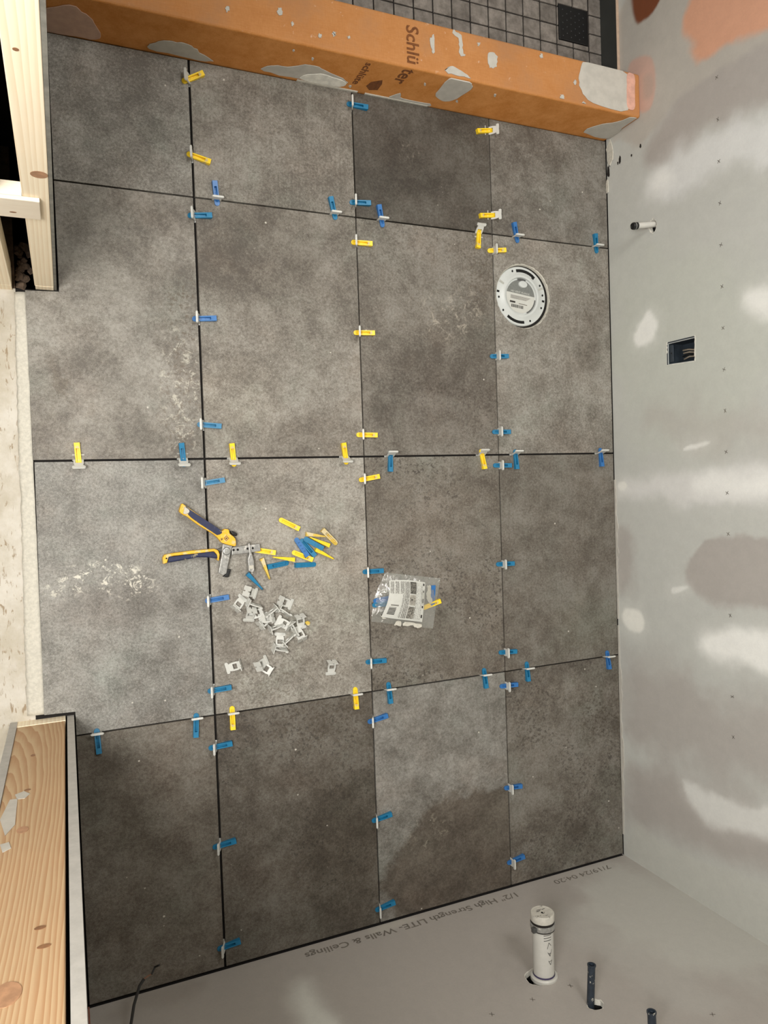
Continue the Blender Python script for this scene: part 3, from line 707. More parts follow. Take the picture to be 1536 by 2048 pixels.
for pts in ([(30, 1590), (48, 1583), (60, 1588), (50, 1597), (34, 1599)], [(0, 1690), (18, 1685), (22, 1697), (5, 1706)], [(0, 1640), (20, 1600), (35, 1598), (30, 1650), (10, 1672)]):
    m = MB(); m.prism([ony(u, v, Y_LO) + np.array([0, .0002, 0]) - np.array(wo) for u, v in pts], (0, 0.0005, 0)); m.build('thinset_smear', M['mud'], wl)
# torn reddish paper where the board meets the plumbing wall
m = MB(); m.prism([np.array(p) - np.array(wo) for p in ((-0.3075, YB + 0.03, 0.05), (-0.3040, YB + 0.03, 0.05), (-0.3040, YB + 0.05, 0.19), (-0.3075, YB + 0.05, 0.19))], (0, 0.004, 0)); m.build('torn_paper', plain('reddish torn paper', (150, 96, 78), 0.9), wl)

# pocket-door frame on the shower side
pf = empty('pocket_door_frame', (-0.37, Y_UP, 0)); tag(pf, 'pale pine split studs of the pocket door frame beside the black slot', 'door frame')
po = np.array((-0.37, Y_UP, 0))
def ppart(name, a, b, mat, **kw):
    m = MB().box(a, b); m.v = [tuple(np.array(p) - po) for p in m.v]; return m.build(name, mat, pf, **kw)
s1 = ppart('split_stud', (-0.3463, Y_UP, 0.024), (-0.3090, Y_UP + 0.045, 2.05), M['pine'], bevel=0.001)
s2 = ppart('split_stud', (-0.4330, Y_UP - 0.003, 0.024), (-0.3900, Y_UP + 0.045, 2.05), M['pine'], bevel=0.001)
ppart('foot_block', (-0.3450, Y_UP - 0.0005, -0.004), (-0.3095, Y_UP + 0.042, 0.024), M['pine'])
ppart('foot_block', (-0.4320, Y_UP - 0.003, -0.012), (-0.3910, Y_UP + 0.042, 0.024), M['pine'])
sp = ppart('spreader_board', (-0.470, Y_UP - 0.007, 0.450), (-0.3225, Y_UP - 0.0005, 0.528), M['pine_white'], bevel=0.001)
ppart('spreader_block', (-0.3895, Y_UP, 0.452), (-0.3470, Y_UP + 0.022, 0.524), M['pine_white'])
for u, v, a, b, mt, yy in [(78, 349, .0115, .012, 'knot', Y_UP), (31, 98, .003, .003, 'knot_dark', Y_UP)]:
    disc_mark(pf, ony(u, v, yy), (1, 0, 0), (0, 0, 1), (0, -1, 0), a, b, M[mt], off=po)
disc_mark(pf, ony(26, 424, Y_UP - .007), (1, 0, 0), (0, 0, 1), (0, -1, 0), .005, .0025, M['knot_dark'], off=po)
# boards either side of the pocket
wp = empty('wall_left', (-0.37, 1.2, 0)); tag(wp, kind='structure')
def w2(name, a, b, mat):
    m = MB().box(a, b); m.v = [(x + 0.37, y - 1.2, z) for x, y, z in m.v]; return m.build(name, mat, wp)
w2('drywall_board', (-0.3088, Y_UP + 0.0005, -0.006), (-0.3035, 2.1, 2.44), M['drywall_grey'])
w2('drywall_board', (-0.4500, Y_UP + 0.001, -0.008), (-0.4335, 2.1, 2.44), M['drywall_edge'])
w2('pocket_floor', (-0.4335, Y_UP, -0.011), (-0.3090, 2.1, -0.0095), M['debris'])
w2('pocket_shade_sheet', (-0.4335, Y_UP + 0.30, -0.009), (-0.3090, Y_UP + 0.31, 2.44), M['hole'])  # added black sheets: the shade inside the slot is put into their colour
w2('pocket_shade_sheet', (-0.3092, Y_UP + 0.0462, -0.009), (-0.3089, 2.1, 2.44), M['hole'])
w2('pocket_shade_sheet', (-0.4334, Y_UP + 0.0462, -0.009), (-0.4331, 2.1, 2.44), M['hole'])

# ------------------------------------------------------------------ shower: curb, pan, drain, base tile
ZC = 0.145
curb = empty('shower_curb', (0.45, YC, 0)); tag(curb, 'orange membrane covered shower curb smeared with pale compound', 'curb')
co = np.array((0.45, YC, 0))
def cpart(mb, name, mat, **kw):
    mb.v = [tuple(np.array(p) - co) for p in mb.v]; return mb.build(name, mat, curb, **kw)
curb_body = cpart(MB().box((-0.3035, YC, -0.009), (XW - 0.0005, 1.046, ZC)), 'curb_body', M['membrane'], bevel=0.006, seg=3)
def cfront(pts, mat, jit=0.0017, th=0.0016, name='mud_patch'):
    p = smooth_poly([ony(u, v, YC - 0.0004) for u, v in pts], 4, jit)
    for q in p: q[2] = min(max(q[2], 0.0005), ZC - 0.004); q[0] = min(q[0], XW - 0.001)
    return cpart(MB().prism(p, (0, -th, 0)), name, mat, bevel=0.0006, seg=1)
def ctop(pts, mat, jit=0.0017, th=0.0014, name='mud_patch'):
    p = smooth_poly([onz(u, v, ZC + 0.0003) for u, v in pts], 4, jit)
    for q in p: q[1] = min(max(q[1], YC + 0.004), 1.043); q[0] = min(q[0], XW - 0.001)
    return cpart(MB().prism(p, (0, 0, th)), name, mat, bevel=0.0006, seg=1)
cfront([(92, 62), (85, 20), (140, 10), (165, 22), (190, 45), (200, 78), (150, 72)], M['mud_pink'])
ctop([(60, -20), (140, -25), (150, 2), (120, 4), (85, 0)], M['mud_pink'])
cfront([(298, 97), (318, 82), (345, 82), (378, 88), (400, 104), (428, 122), (380, 116)], M['mud'])
cfront([(527, 141), (540, 130), (575, 132), (620, 129), (652, 141), (692, 161), (680, 171), (600, 158)], M['mud'])
cfront([(600, 152), (640, 146), (690, 162), (680, 172), (620, 162)], plain('bright compound', (222, 220, 210), 0.8), 0.001, 0.0026)
cfront([(872, 190), (878, 178), (905, 152), (940, 163), (942, 176), (905, 199), (882, 199)], M['mud'], 0.0008, 0.003)
cfront([(1168, 264), (1195, 250), (1235, 243), (1276, 231), (1245, 256), (1215, 277)], M['mud'])
cfront([(780, 196), (800, 186), (806, 196), (860, 208), (850, 212)], M['mud'])
ctop([(1158, 150), (1168, 124), (1210, 132), (1252, 148), (1255, 222), (1185, 206), (1162, 180)], M['mud'])
ctop([(1254, 148), (1268, 152), (1269, 180), (1268, 218), (1254, 214), (1253, 180)], plain('pink seam tape', (208, 160, 142), 0.8), 0.0004, 0.0024)
ctop([(905, 62), (918, 66), (926, 96), (928, 112), (920, 108), (916, 84)], M['mud'], 0.0018)
ctop([(864, 72), (869, 72), (868, 105), (862, 100), (858, 82)], M['mud'], 0.0018)
ctop([(974, 112), (985, 106), (996, 116), (992, 134), (980, 136)], M['mud'], 0.0014)
ctop([(888, 142), (905, 132), (930, 146), (942, 158), (910, 152)], M['mud'], 0.0022)
for u, v, a in [(560, 24, 5), (668, 68, 4), (585, 48, 3), (640, 72, 3), (697, 75, 2), (455, 18, 4), (1082, 112, 3), (1150, 165, 3), (1124, 195, 4), (1168, 208, 3), (957, 88, 2)]:
    ctop([(u + a * math.cos(t), v + 1.4 * a * math.sin(t)) for t in np.linspace(0, 2 * math.pi, 8)[:-1]], M['mud'], 0.0012)
for u, v, a in [(625, 117, 2), (587, 100, 1.5), (850, 168, 2), (700, 172, 2), (914, 202, 2), (990, 190, 2)]:
    cfront([(u + a * math.cos(t), v + 1.3 * a * math.sin(t)) for t in np.linspace(0, 2 * math.pi, 8)[:-1]], M['mud'], 0.0006)
# membrane print that folds over the edge of the curb
lettering('Schlü', 0.046, M['membrane_print'], curb_body, Vector(np.array((0.494, 1.027, ZC)) - co), (0, -1, 0), (1, 0, 0), (0, 0, 1), width=0.090, bold=0.0009)
lettering('ter', 0.050, M['membrane_print'], curb_body, Vector(np.array((0.490, YC, 0.138)) - co), (-0.05, 0, -1), (1, 0, -0.05), (0, -1, 0), width=0.066, bold=0.0009)
lettering('schlüte', 0.026, M['membrane_print'], curb_body, Vector(np.array((0.394, YC, 0.128)) - co), (0, 0, -1), (1, 0, 0), (0, -1, 0), width=0.096, bold=0.0006)
hexp = [ony(u, v, YC - 0.0003) for u, v in [(732, 172), (742, 164), (765, 160), (764, 168), (755, 180), (738, 180)]]
cpart(MB().prism(hexp, (0, -0.0002, 0)), 'printed_emblem', M['membrane_print'])
# bedding line between curb and floor tiles
for a, b in (((0.26, 0.0005), (0.42, 0.006)), ((0.44, 0.0), (0.62, 0.005))):
    cpart(MB().box((a[0], YC - 0.0028, a[1] - 0.004), (b[0], YC, b[1])), 'bedding', M['thinset'], bevel=0.001)

pan = MB().box((-0.30, 1.046, -0.03), (XW, 2.1, -0.0035)).build('shower_floor', M['joint']); tag(pan, kind='structure')
PX, PY = 0.0572, 0.0537; X_A, Y_A = 1.0460, 1.2290; G2 = 0.0021
mt_mesh = {}
DR = (1.0535, 1.1915, 1.1545, 1.2915)
def mosaic(x0, x1, y0, y1):
    key = (round(x1 - x0, 4), round(y1 - y0, 4))
    if key not in mt_mesh:
        m = MB().box((-key[0] / 2, -key[1] / 2, -0.004), (key[0] / 2, key[1] / 2, 0.0)).mesh('mosaic_tile'); m.materials.append(M['mosaic']); mt_mesh[key] = m
    o = bpy.data.objects.new('mosaic_tile', mt_mesh[key]); o.location = ((x0 + x1) / 2, (y0 + y1) / 2, random.uniform(-0.0003, 0.0003)); link(o, pan)
for i in range(-20, 4):
    for j in range(-4, 8):
        x0 = X_A + i * PX + G2; x1 = X_A + (i + 1) * PX - G2; y0 = Y_A + j * PY + G2; y1 = Y_A + (j + 1) * PY - G2
        y0 = max(y0, 1.048); x1 = min(x1, XW - 0.010)
        if y1 - y0 < 0.006 or x1 - x0 < 0.006: continue
        if x0 < DR[2] and x1 > DR[0] and y0 < DR[3] and y1 > DR[1]:      # tiles cut round the drain
            pcs = []
            if x0 < DR[0] - 0.004: pcs.append((x0, DR[0] - 0.002, y0, y1))
            if x1 > DR[2] + 0.004: pcs.append((DR[2] + 0.002, x1, y0, y1))
            xa, xb = max(x0, DR[0] - 0.002), min(x1, DR[2] + 0.002)
            if y0 < DR[1] - 0.004: pcs.append((xa, xb, y0, DR[1] - 0.002))
            if y1 > DR[3] + 0.004: pcs.append((xa, xb, DR[3] + 0.002, y1))
            for p in pcs: mosaic(*p)
        else: mosaic(x0, x1, y0, y1)
fm = MB()
for i in range(-24, 4):
    for j in range(-4, 17):
        if -20 <= i and j < 8: continue
        x0 = X_A + i * PX + G2; x1 = min(X_A + (i + 1) * PX - G2, XW - 0.010); y0 = max(Y_A + j * PY + G2, 1.048); y1 = min(Y_A + (j + 1) * PY - G2, 2.098)
        if x0 > -0.30 and x1 - x0 > 0.006 and y1 - y0 > 0.006: fm.box((x0, y0, -0.004), (x1, y1, 0.0))
tag(fm.build('mosaic_field', M['mosaic'], pan), kind='stuff')
drain = empty('shower_drain', ((DR[0] + DR[2]) / 2, (DR[1] + DR[3]) / 2, 0)); tag(drain, 'square matt black shower drain cover with small holes in mosaic floor', 'drain')
hw = (DR[2] - DR[0]) / 2; hh = (DR[3] - DR[1]) / 2
cover = MB().box((-hw, -hh, -0.004), (hw, hh, 0.0012)).build('cover', M['drain'], drain, bevel=0.003)
for a in range(6):
    for b in range(5):
        x = -hw + 0.014 + a * 0.0145; y = -hh + 0.012 + b * 0.0185 + (0.009 if a % 2 else 0)
        if abs(y) < hh - 0.008 and abs(x) < hw - 0.006:
            MB().lathe([(0.0017, 0.00125), (0.0015, 0.00145)], Matrix.Translation((x, y, 0)), 8).build('perforation', M['drain_hole'], cover)
bt = empty('shower_base_tile', (XW - 0.005, 1.3, 0)); tag(bt, 'charcoal base tile with beige cut edge along the shower wall', 'tile')
MB().box((-0.0045, -0.254, -0.003), (0.0045, 0.30, 0.066)).build('tile_face', M['base_tile'], bt)
MB().box((-0.0045, -0.254, 0.066), (0.0045, 0.30, 0.0675)).build('cut_edge', M['cut_edge'], bt)

# ------------------------------------------------------------------ toilet flange
cx, cy, rad = HOLE
fl = empty('toilet_flange', (cx - 0.0055, cy, -0.0095), (0, 0, math.radians(-7))); tag(fl, 'round white closet flange set into the cut floor tile', 'flange')
MB().lathe([(0.084, -0.001), (0.0832, 0.003), (0.0820, 0.0045), (0.064, 0.0045), (0.060, 0.0075), (0.0555, 0.0085), (0.0525, 0.0075), (0.051, 0.001), (0.0505, -0.002)], None, 72, caps=False).build('ring', M['flange'], fl, smooth=True)
MB().lathe([(0.0512, 0.0018), (0.001, 0.0022)], None, 48).build('knockout', M['flange'], fl, smooth=True)
def fslot(r0, r1, a0, a1, name='bolt_slot', mat=M['hole'], z=0.0047, n=14):
    m = MB(); vs_ = []; fs_ = []
    for k in range(n + 1):
        a = math.radians(a0 + (a1 - a0) * k / n)
        for r_, zz in ((r0, z), (r1, z)): vs_.append((r_ * math.cos(a), r_ * math.sin(a), zz))
    for k in range(n): fs_.append((2 * k, 2 * k + 1, 2 * k + 3, 2 * k + 2))
    m.add(vs_, fs_); o = m.build(name, mat, fl)
    so = o.modifiers.new('t', 'SOLIDIFY'); so.thickness = 0.0002; return o
fslot(0.0675, 0.0760, 62, 108); fslot(0.065, 0.0755, 56, 63)
fslot(0.0690, 0.0770, 238, 284)
fslot(0.0715, 0.0800, -2, 2.5); fslot(0.0715, 0.0800, 177.5, 182)
for a in (35, 13, -16, 118, 192, -60, 222): 
    q = math.radians(a); disc_mark(fl, (0.0735 * math.cos(q), 0.0735 * math.sin(q), 0.0046), (1, 0, 0), (0, 1, 0), (0, 0, 1), 0.0028, 0.0032, M['hole'], 'screw_hole')
for a in (28, 158):
    fslot(0.060, 0.080, a - 3, a + 2, 'scuff', plain('grey scuff', (168, 168, 160), 0.7), 0.0048, 4)
st = MB(); arc = [(0.047 * math.cos(t), 0.047 * math.sin(t), 0.0026) for t in np.linspace(math.radians(172), math.radians(368), 40)]
st.prism(arc, (0, 0, 0.0002)); so_ = st.build('sticker', M['sticker_white'], fl)
st = MB(); arc = [(0.047 * math.cos(t), 0.047 * math.sin(t), 0.0026) for t in np.linspace(math.radians(8), math.radians(172), 34)]
st.prism(arc, (0, 0, 0.0002)); sg = st.build('sticker', M['sticker_grey'], fl)
MB().lathe([(0.0145, 0.0028), (0.0135, 0.006), (0.009, 0.0068)], Matrix.Translation((0.004, 0.035, 0)) @ Matrix.Scale(0.68, 4, (0, 1, 0)), 28).build('pull_tab', M['flange'], fl, smooth=True)
fslot(0.0440, 0.0505, 75, 108, 'gap', M['steel_dark'], 0.0032, 8); fslot(0.0470, 0.0505, -60, -2, 'gap', M['steel_dark'], 0.0032, 10)
lettering('HD VENT FLANGE', 0.0075, M['sticker_white'], sg, (-0.033, 0.0085, 0.0029), (1, 0, 0), (0, 1, 0), (0, 0, 1), width=0.062)
for k in range(4):
    MB().box((-0.033, -0.0015 - k * .0026, 0.0029), (0.033 - 0.004 * k, -0.0003 - k * .0026, 0.0031)).build('fine_print', M['print_grey'], so_)
x = -0.028
while x < 0.012:
    w = random.uniform(0.0008, 0.0024); MB().box((x, -0.034, 0.0029), (x + w, -0.0255, 0.0031)).build('barcode_bar', M['print_dark'], so_); x += w + random.uniform(0.0006, 0.0016)
MB().box((-0.034, -0.0215, 0.0029), (-0.016, -0.0165, 0.0031)).build('fine_print', M['print_dark'], so_)
MB().box((-0.004, -0.022, 0.0029), (0.024, -0.0200, 0.0031)).build('fine_print', M['print_grey'], so_)
MB().lathe([(rad + 0.001, 0.0085), (rad - 0.0015, 0.0075), (rad - 0.003, 0.002), (rad - 0.0035, -0.001)], Matrix.Translation((0.0055, 0, 0.0)), 64, caps=False).build('bedding', M['thinset'], fl)

# ------------------------------------------------------------------ pipes
def axis_frame(o, d):
    d = Vector(d).normalized(); q = d.to_track_quat('Z', 'Y'); m = q.to_matrix().to_4x4(); m.translation = Vector(o); return m
sup = empty('water_supply_stub', stub_c.tolist()); tag(sup, 'white supply pipe with black cap sticking out behind the toilet flange', 'pipe')
d = Vector((-1, -0.17, -0.03)); fr = axis_frame(Vector((0.03, 0.004, 0.001)), d)
MB().lathe([(0.0082, 0), (0.0082, 0.090)], fr, 24).build('pipe', M['pvc'], sup, smooth=True)
MB().lathe([(0.0082, 0.086), (0.0096, 0.087), (0.0096, 0.100), (0.0085, 0.1025), (0.0068, 0.103), (0.0060, 0.1015)], fr, 24).build('cap', M['black'], sup, smooth=True)
ring_ = MB().lathe([(0.0099, 0.0945), (0.0101, 0.0955), (0.0099, 0.0965)], fr, 24, caps=False).build('cap_ring', M['steel'], sup, smooth=True)
dr = empty('drain_stub', drain_c.tolist()); tag(dr, 'capped white drain pipe with clamp sticking out of the plumbing wall', 'pipe')
fr = axis_frame(Vector((0, -0.03, 0)), (0.0, 1, 0))
MB().lathe([(0.0242, 0), (0.0242, 0.155)], fr, 40).build('pipe', M['pvc'], dr, smooth=True)
MB().lathe([(0.0242, 0.145), (0.0272, 0.147), (0.0276, 0.150), (0.0276, 0.157), (0.0268, 0.1585), (0.0262, 0.160), (0.0272, 0.164), (0.0272, 0.1795), (0.0262, 0.1812), (0.024, 0.1815), (0.0235, 0.1810), (0.002, 0.1812)], fr, 40).build('rubber_cap', plain('scuffed grey-white cap', (190, 186, 176), 0.5, var=0.1, scale=70, dirt=(80, 76, 66), dirt_amt=0.02), dr, smooth=True)
MB().lathe([(0.0268, 0.1465), (0.0284, 0.147), (0.0284, 0.158), (0.0268, 0.1585)], fr, 40, caps=False).build('clamp_band', M['steel'], dr, smooth=True)
MB().lathe([(0.0270, 0.1585), (0.0273, 0.1595), (0.0273, 0.164), (0.0268, 0.165)], fr, 40, caps=False).build('dark_seam', M['dark_inside'], dr, smooth=True)
MB().lathe([(0.0246, 0.1425), (0.0276, 0.1440), (0.0276, 0.1465)], fr, 40, caps=False).build('dark_seam', M['dark_inside'], dr, smooth=True)
MB().box((-0.036, 0.117, 0.006), (-0.026, 0.128, 0.016)).build('clamp_screw', M['steel_dark'], dr, bevel=0.001)
MB().lathe([(0.031, 0.026), (0.0315, 0.034), (0.029, 0.037), (0.0255, 0.037), (0.0248, 0.030)], fr, 40, caps=False).build('coupling', M['pvc'], dr, smooth=True)
MB().lathe([(0.0249, 0.033), (0.0249, 0.0405)], fr, 40, caps=False).build('primer_stain', plain('purple primer', (66, 58, 92), 0.5), dr, smooth=True)
def pipe_stroke(p0, p1, w=0.0011):   # p = (angle in degrees, distance along pipe)
    m = MB(); vs_ = []; n = 8
    a0 = np.array(p0, float); a1 = np.array(p1, float); r_ = 0.0245
    dv = np.array([(a1[0] - a0[0]) * math.pi / 180 * r_, a1[1] - a0[1]]); L_ = np.linalg.norm(dv); pv = np.array([-dv[1], dv[0]]) / L_ * w / 2
    fs_ = []
    for k in range(n + 1):
        q = a0 + (a1 - a0) * k / n
        for s in (-1, 1):
            an = math.radians(q[0]) + s * pv[0] / r_; vs_.append(fr @ Vector((r_ * math.cos(an), r_ * math.sin(an), q[1] + s * pv[1])))
    for k in range(n): fs_.append((2 * k, 2 * k + 1, 2 * k + 3, 2 * k + 2))
    m.add(vs_, fs_).build('printed_mark', M['print_dark'], dr)
# find the side of the pipe that faces the camera
cv = fr.inverted() @ (Vector(CAM.tolist()) - Vector(drain_c.tolist())); AF = math.degrees(math.atan2(cv.y, cv.x))
sgn = 1 if (fr.to_3x3() @ Vector((math.cos(math.radians(AF + 90)), math.sin(math.radians(AF + 90)), 0))).x > 0 else -1
def A(deg): return AF + sgn * deg
for dd in (0.139, 0.133, 0.127): pipe_stroke((A(4), dd), (A(48), dd + 0.001), 0.0014)
pipe_stroke((A(32), 0.122), (A(22), 0.108)); pipe_stroke((A(32), 0.122), (A(46), 0.114))
pipe_stroke((A(24), 0.100), (A(38), 0.090)); pipe_stroke((A(50), 0.105), (A(38), 0.090)); pipe_stroke((A(28), 0.097), (A(46), 0.097)); pipe_stroke((A(37), 0.097), (A(36), 0.093))
pipe_stroke((A(28), 0.080), (A(40), 0.070)); pipe_stroke((A(50), 0.081), (A(40), 0.070)); pipe_stroke((A(31), 0.078), (A(47), 0.079))
for a0, rr, dd in ((20, 0.012, 0), (0, 0.004, 1)):
    disc_mark(dr, (fr @ Vector((0.003, 0.003 + rr * 0.2 * dd, 0.1817))), (1, 0, 0), (0, 0, 1), (0, 1, 0), 0.0022, 0.0022, M['hole'], 'cap_pit')
for q in ((-0.012, -0.006, 0.010, 0.0014), (-0.009, -0.010, 0.012, 0.001), (0.004, -0.008, 0.008, 0.001), (-0.004, 0.006, 0.006, 0.0012)):
    c = fr @ Vector((0, 0, 0.1819)); MB().box((c.x + q[0], c.y - 0.0002, c.z + q[1]), (c.x + q[0] + q[2], c.y + 0.0002, c.z + q[1] + q[3])).build('cap_print', M['print_dark'], dr)
def supply(cpos, L_, d, label):
    e = empty('supply_pipe', cpos.tolist()); tag(e, label, 'pipe')
    f2 = axis_frame(Vector((0, 0, 0)) - Vector(d).normalized() * 0.03, d)
    MB().lathe([(0.0082, 0), (0.0082, L_ + 0.028), (0.0094, L_ + 0.029), (0.0094, L_ + 0.032), (0.0064, L_ + 0.032), (0.0060, L_ + 0.010)], f2, 24, caps=False).build('pipe', M['pex_black'], e, smooth=True)
    MB().lathe([(0.0061, L_ + 0.012), (0.0005, L_ + 0.0115)], f2, 20).build('bore', M['dark_inside'], e)
    return e
supply(supply_c, 0.084, (0.075, 1, -0.01), 'dark blue supply pipe smeared with mud beside the capped white drain pipe')
supply(supply2_c, 0.100, (-0.02, 1, 0.0), 'second dark supply pipe stub, cut off by the bottom photo edge')

# ------------------------------------------------------------------ electrical box and cables
eb = empty('electrical_box', (XW, 0.254, 0.271)); tag(eb, 'dark blue electrical box recessed in the wall beyond the toilet flange', 'electrical box')
def E3(y, z, d): return (d, y - 0.254, z - 0.271)
inner = [(0.2830, 0.2262), (0.2815, 0.3200), (0.2215, 0.3180), (0.2268, 0.2258)]
m = MB(); m.add([E3(a, b, 0.001) for a, b in inner] + [E3(a, b, 0.055) for a, b in inner], [(4, 5, 6, 7)] + [(k, (k + 1) % 4, 4 + (k + 1) % 4, 4 + k) for k in range(4)]); m.build('shell', M['box_blue'], eb)
m = MB()
for k in range(4):
    a, b = inner[k], inner[(k + 1) % 4]; m.tube([E3(a[0], a[1], 0.001), E3(b[0], b[1], 0.001)], 0.0012, 6)
m.build('rim', plain('scuffed box rim', (176, 180, 178), 0.4), eb)
MB().box(E3(0.232, 0.228, 0.004), tuple(np.array(E3(0.279, 0.228, 0.004)) + np.array((0.004, 0, 0.012)))).build('screw_tab', M['box_blue'], eb, bevel=0.001)
disc_mark(eb, E3(0.256, 0.2345, 0.0038), (0, 1, 0), (0, 0, 1), (-1, 0, 0), 0.0018, 0.0018, M['hole'], 'screw_hole')
for k, (y0, y1, z0, z1) in enumerate([(0.262, 0.250, 0.250, 0.318), (0.254, 0.244, 0.252, 0.318), (0.246, 0.240, 0.250, 0.318), (0.238, 0.236, 0.254, 0.318)]):
    MB().tube([E3(y0, z0, 0.030), E3((y0 + y1) / 2 + 0.002, (z0 + z1) / 2, 0.016), E3(y1, z1, 0.024)], 0.0021, 8).build('wire', M['wire'] if k != 2 else M['black'], eb, smooth=True)
random.seed(11)
for e0, e1, wd in ((E3(0.2862, 0.3205, -0.0006), E3(0.2195, 0.3190, -0.0006), 0.0030), (E3(0.2255, 0.2215, -0.0006), E3(0.2195, 0.3190, -0.0006), 0.0014), (E3(0.2875, 0.2225, -0.0006), E3(0.2570, 0.2222, -0.0006), 0.0034)):
    e0, e1 = np.array(e0), np.array(e1); t_ = (e1 - e0) / np.linalg.norm(e1 - e0); nn = np.cross(t_, (1, 0, 0)); q = 12
    a_ = [e0 + (e1 - e0) * k / q + nn * wd * random.uniform(.2, 1) for k in range(q + 1)]; b_ = [e0 + (e1 - e0) * k / q - nn * wd * random.uniform(0.1, .7) for k in range(q, -1, -1)]
    MB().prism(a_ + b_, (-0.0005, 0, 0)).build('torn_edge', M['gypsum'], eb)
cb = empty('cable_end', ony(262, 2048, YB).tolist()); tag(cb, 'black cable end with bare copper in the dark corner by the stud', 'cable')
c0 = ony(262, 2048, YB)
pth = [ony(256, 2110, YB - 0.005), ony(262, 2048, YB + 0.03), ony(268, 2010, YB + 0.055), ony(279, 1972, YB + 0.075), ony(288, 1958, YB + 0.083)]
MB().tube([p - c0 for p in pth], 0.0032, 8).build('jacket', M['cable'], cb, smooth=True)
MB().tube([p - c0 for p in (ony(288, 1958, YB + 0.083), ony(296, 1952, YB + 0.088), ony(303, 1948, YB + 0.092))], 0.0018, 8).build('copper', M['copper'], cb, smooth=True)
MB().tube([p - c0 for p in (ony(303, 1949, YB + 0.092), ony(310, 1934, YB + 0.10), ony(319, 1930, YB + 0.11))], 0.0022, 8).build('tip', M['cable'], cb, smooth=True)

# ------------------------------------------------------------------ tile levelling wedges and clips
WL, WH = 0.0555, 0.0105
def wedge_mesh(name, mat, mat2=None):
    m = MB(); hw_ = 0.0060
    top = lambda x: 0.0022 + (WH - 0.0022) * x / WL
    def blk(x0, x1, y0, y1, k0=0.0, k1=1.0):
        m.hexa([(x0, y0, k0 * top(x0)), (x1, y0, k0 * top(x1)), (x1, y1, k0 * top(x1)), (x0, y1, k0 * top(x0))],
               [(x0, y0, k1 * top(x0)), (x1, y0, k1 * top(x1)), (x1, y1, k1 * top(x1)), (x0, y1, k1 * top(x0))])
    blk(0.0080, 0.0430, -hw_, -0.0030); blk(0.0080, 0.0430, 0.0030, hw_); blk(0.0080, 0.0430, -0.0030, 0.0030, 0, 0.10)
    blk(0.0430, WL, -hw_, hw_)
    arc_ = [(0.006 - 0.006 * math.cos(t), 0.006 * math.sin(t)) for t in np.linspace(-math.pi / 2, math.pi / 2, 9)]
    pts = [(x, y) for x, y in arc_] + [(0.008, hw_), (0.008, -hw_)]
    n = len(pts); lo = [(x, y, 0) for x, y in pts]; hi = [(x, y, top(x)) for x, y in pts]
    m.add(lo + hi, [tuple(range(n - 1, -1, -1)), tuple(range(n, 2 * n))] + [(i, (i + 1) % n, n + (i + 1) % n, n + i) for i in range(n)])
    for k in range(4):
        x = 0.014 + k * 0.0085; m.box((x, -0.003, 0.0), (x + 0.0012, 0.003, 0.25 * top(x)))
    me = m.mesh(name); me.materials.append(mat); return me
WM = {c: wedge_mesh('wedge_' + c, M[c]) for c in ('yellow', 'blue', 'violet', 'yellow_dirty')}
CL = 0.0360
def clip_mesh():
    """x runs from the foot (0) to the head, y is the width, z the thickness"""
    m = MB(); t = 0.0014
    def pl(pts, t=t): m.prism([(x, y, -t) for x, y in pts], (0, 0, 2 * t))
    pl([(0, -0.0105), (0.003, -0.0095), (0.0085, -0.0105), (0.0085, 0.0105), (0.003, 0.0095), (0, 0.0105)])
    pl([(0.0085, -0.0105), (0.0185, -0.0105), (0.0185, -0.0064), (0.0085, -0.0064)])
    pl([(0.0085, 0.0064), (0.0185, 0.0064), (0.0185, 0.0105), (0.0085, 0.0105)])
    pl([(0.0290, -0.0105), (0.0305, -0.0125), (0.0340, -0.0125), (0.0355, -0.0110), (0.0355, 0.0110), (0.0340, 0.0125), (0.0305, 0.0125), (0.0290, 0.0105)], 0.0023)
    pl([(0.0185, -0.0105), (0.0245, -0.0095), (0.0275, -0.0085), (0.0285, -0.0125), (0.0305, -0.0140), (0.0340, -0.0140), (0.0360, -0.0125),
        (0.0360, -0.0040), (0.0352, 0.0), (0.0360, 0.0040), (0.0360, 0.0125), (0.0340, 0.0140), (0.0305, 0.0140), (0.0285, 0.0125), (0.0275, 0.0085), (0.0245, 0.0095), (0.0185, 0.0105)])
    h = 0.0105; w = 0.0125; k = 0.0016     # foot plate with two notches
    pts = [(-w, -h), (-k, -h), (-k, -h + 0.006), (k, -h + 0.006), (k, -h), (w, -h), (w, h), (k, h), (k, h - 0.006), (-k, h - 0.006), (-k, h), (-w, h)]
    m.prism([(-0.0009, y, z) for y, z in pts], (0.0018, 0, 0))
    me = m.mesh('leveling_clip'); me.materials.append(M['clip']); return me
CM = clip_mesh()

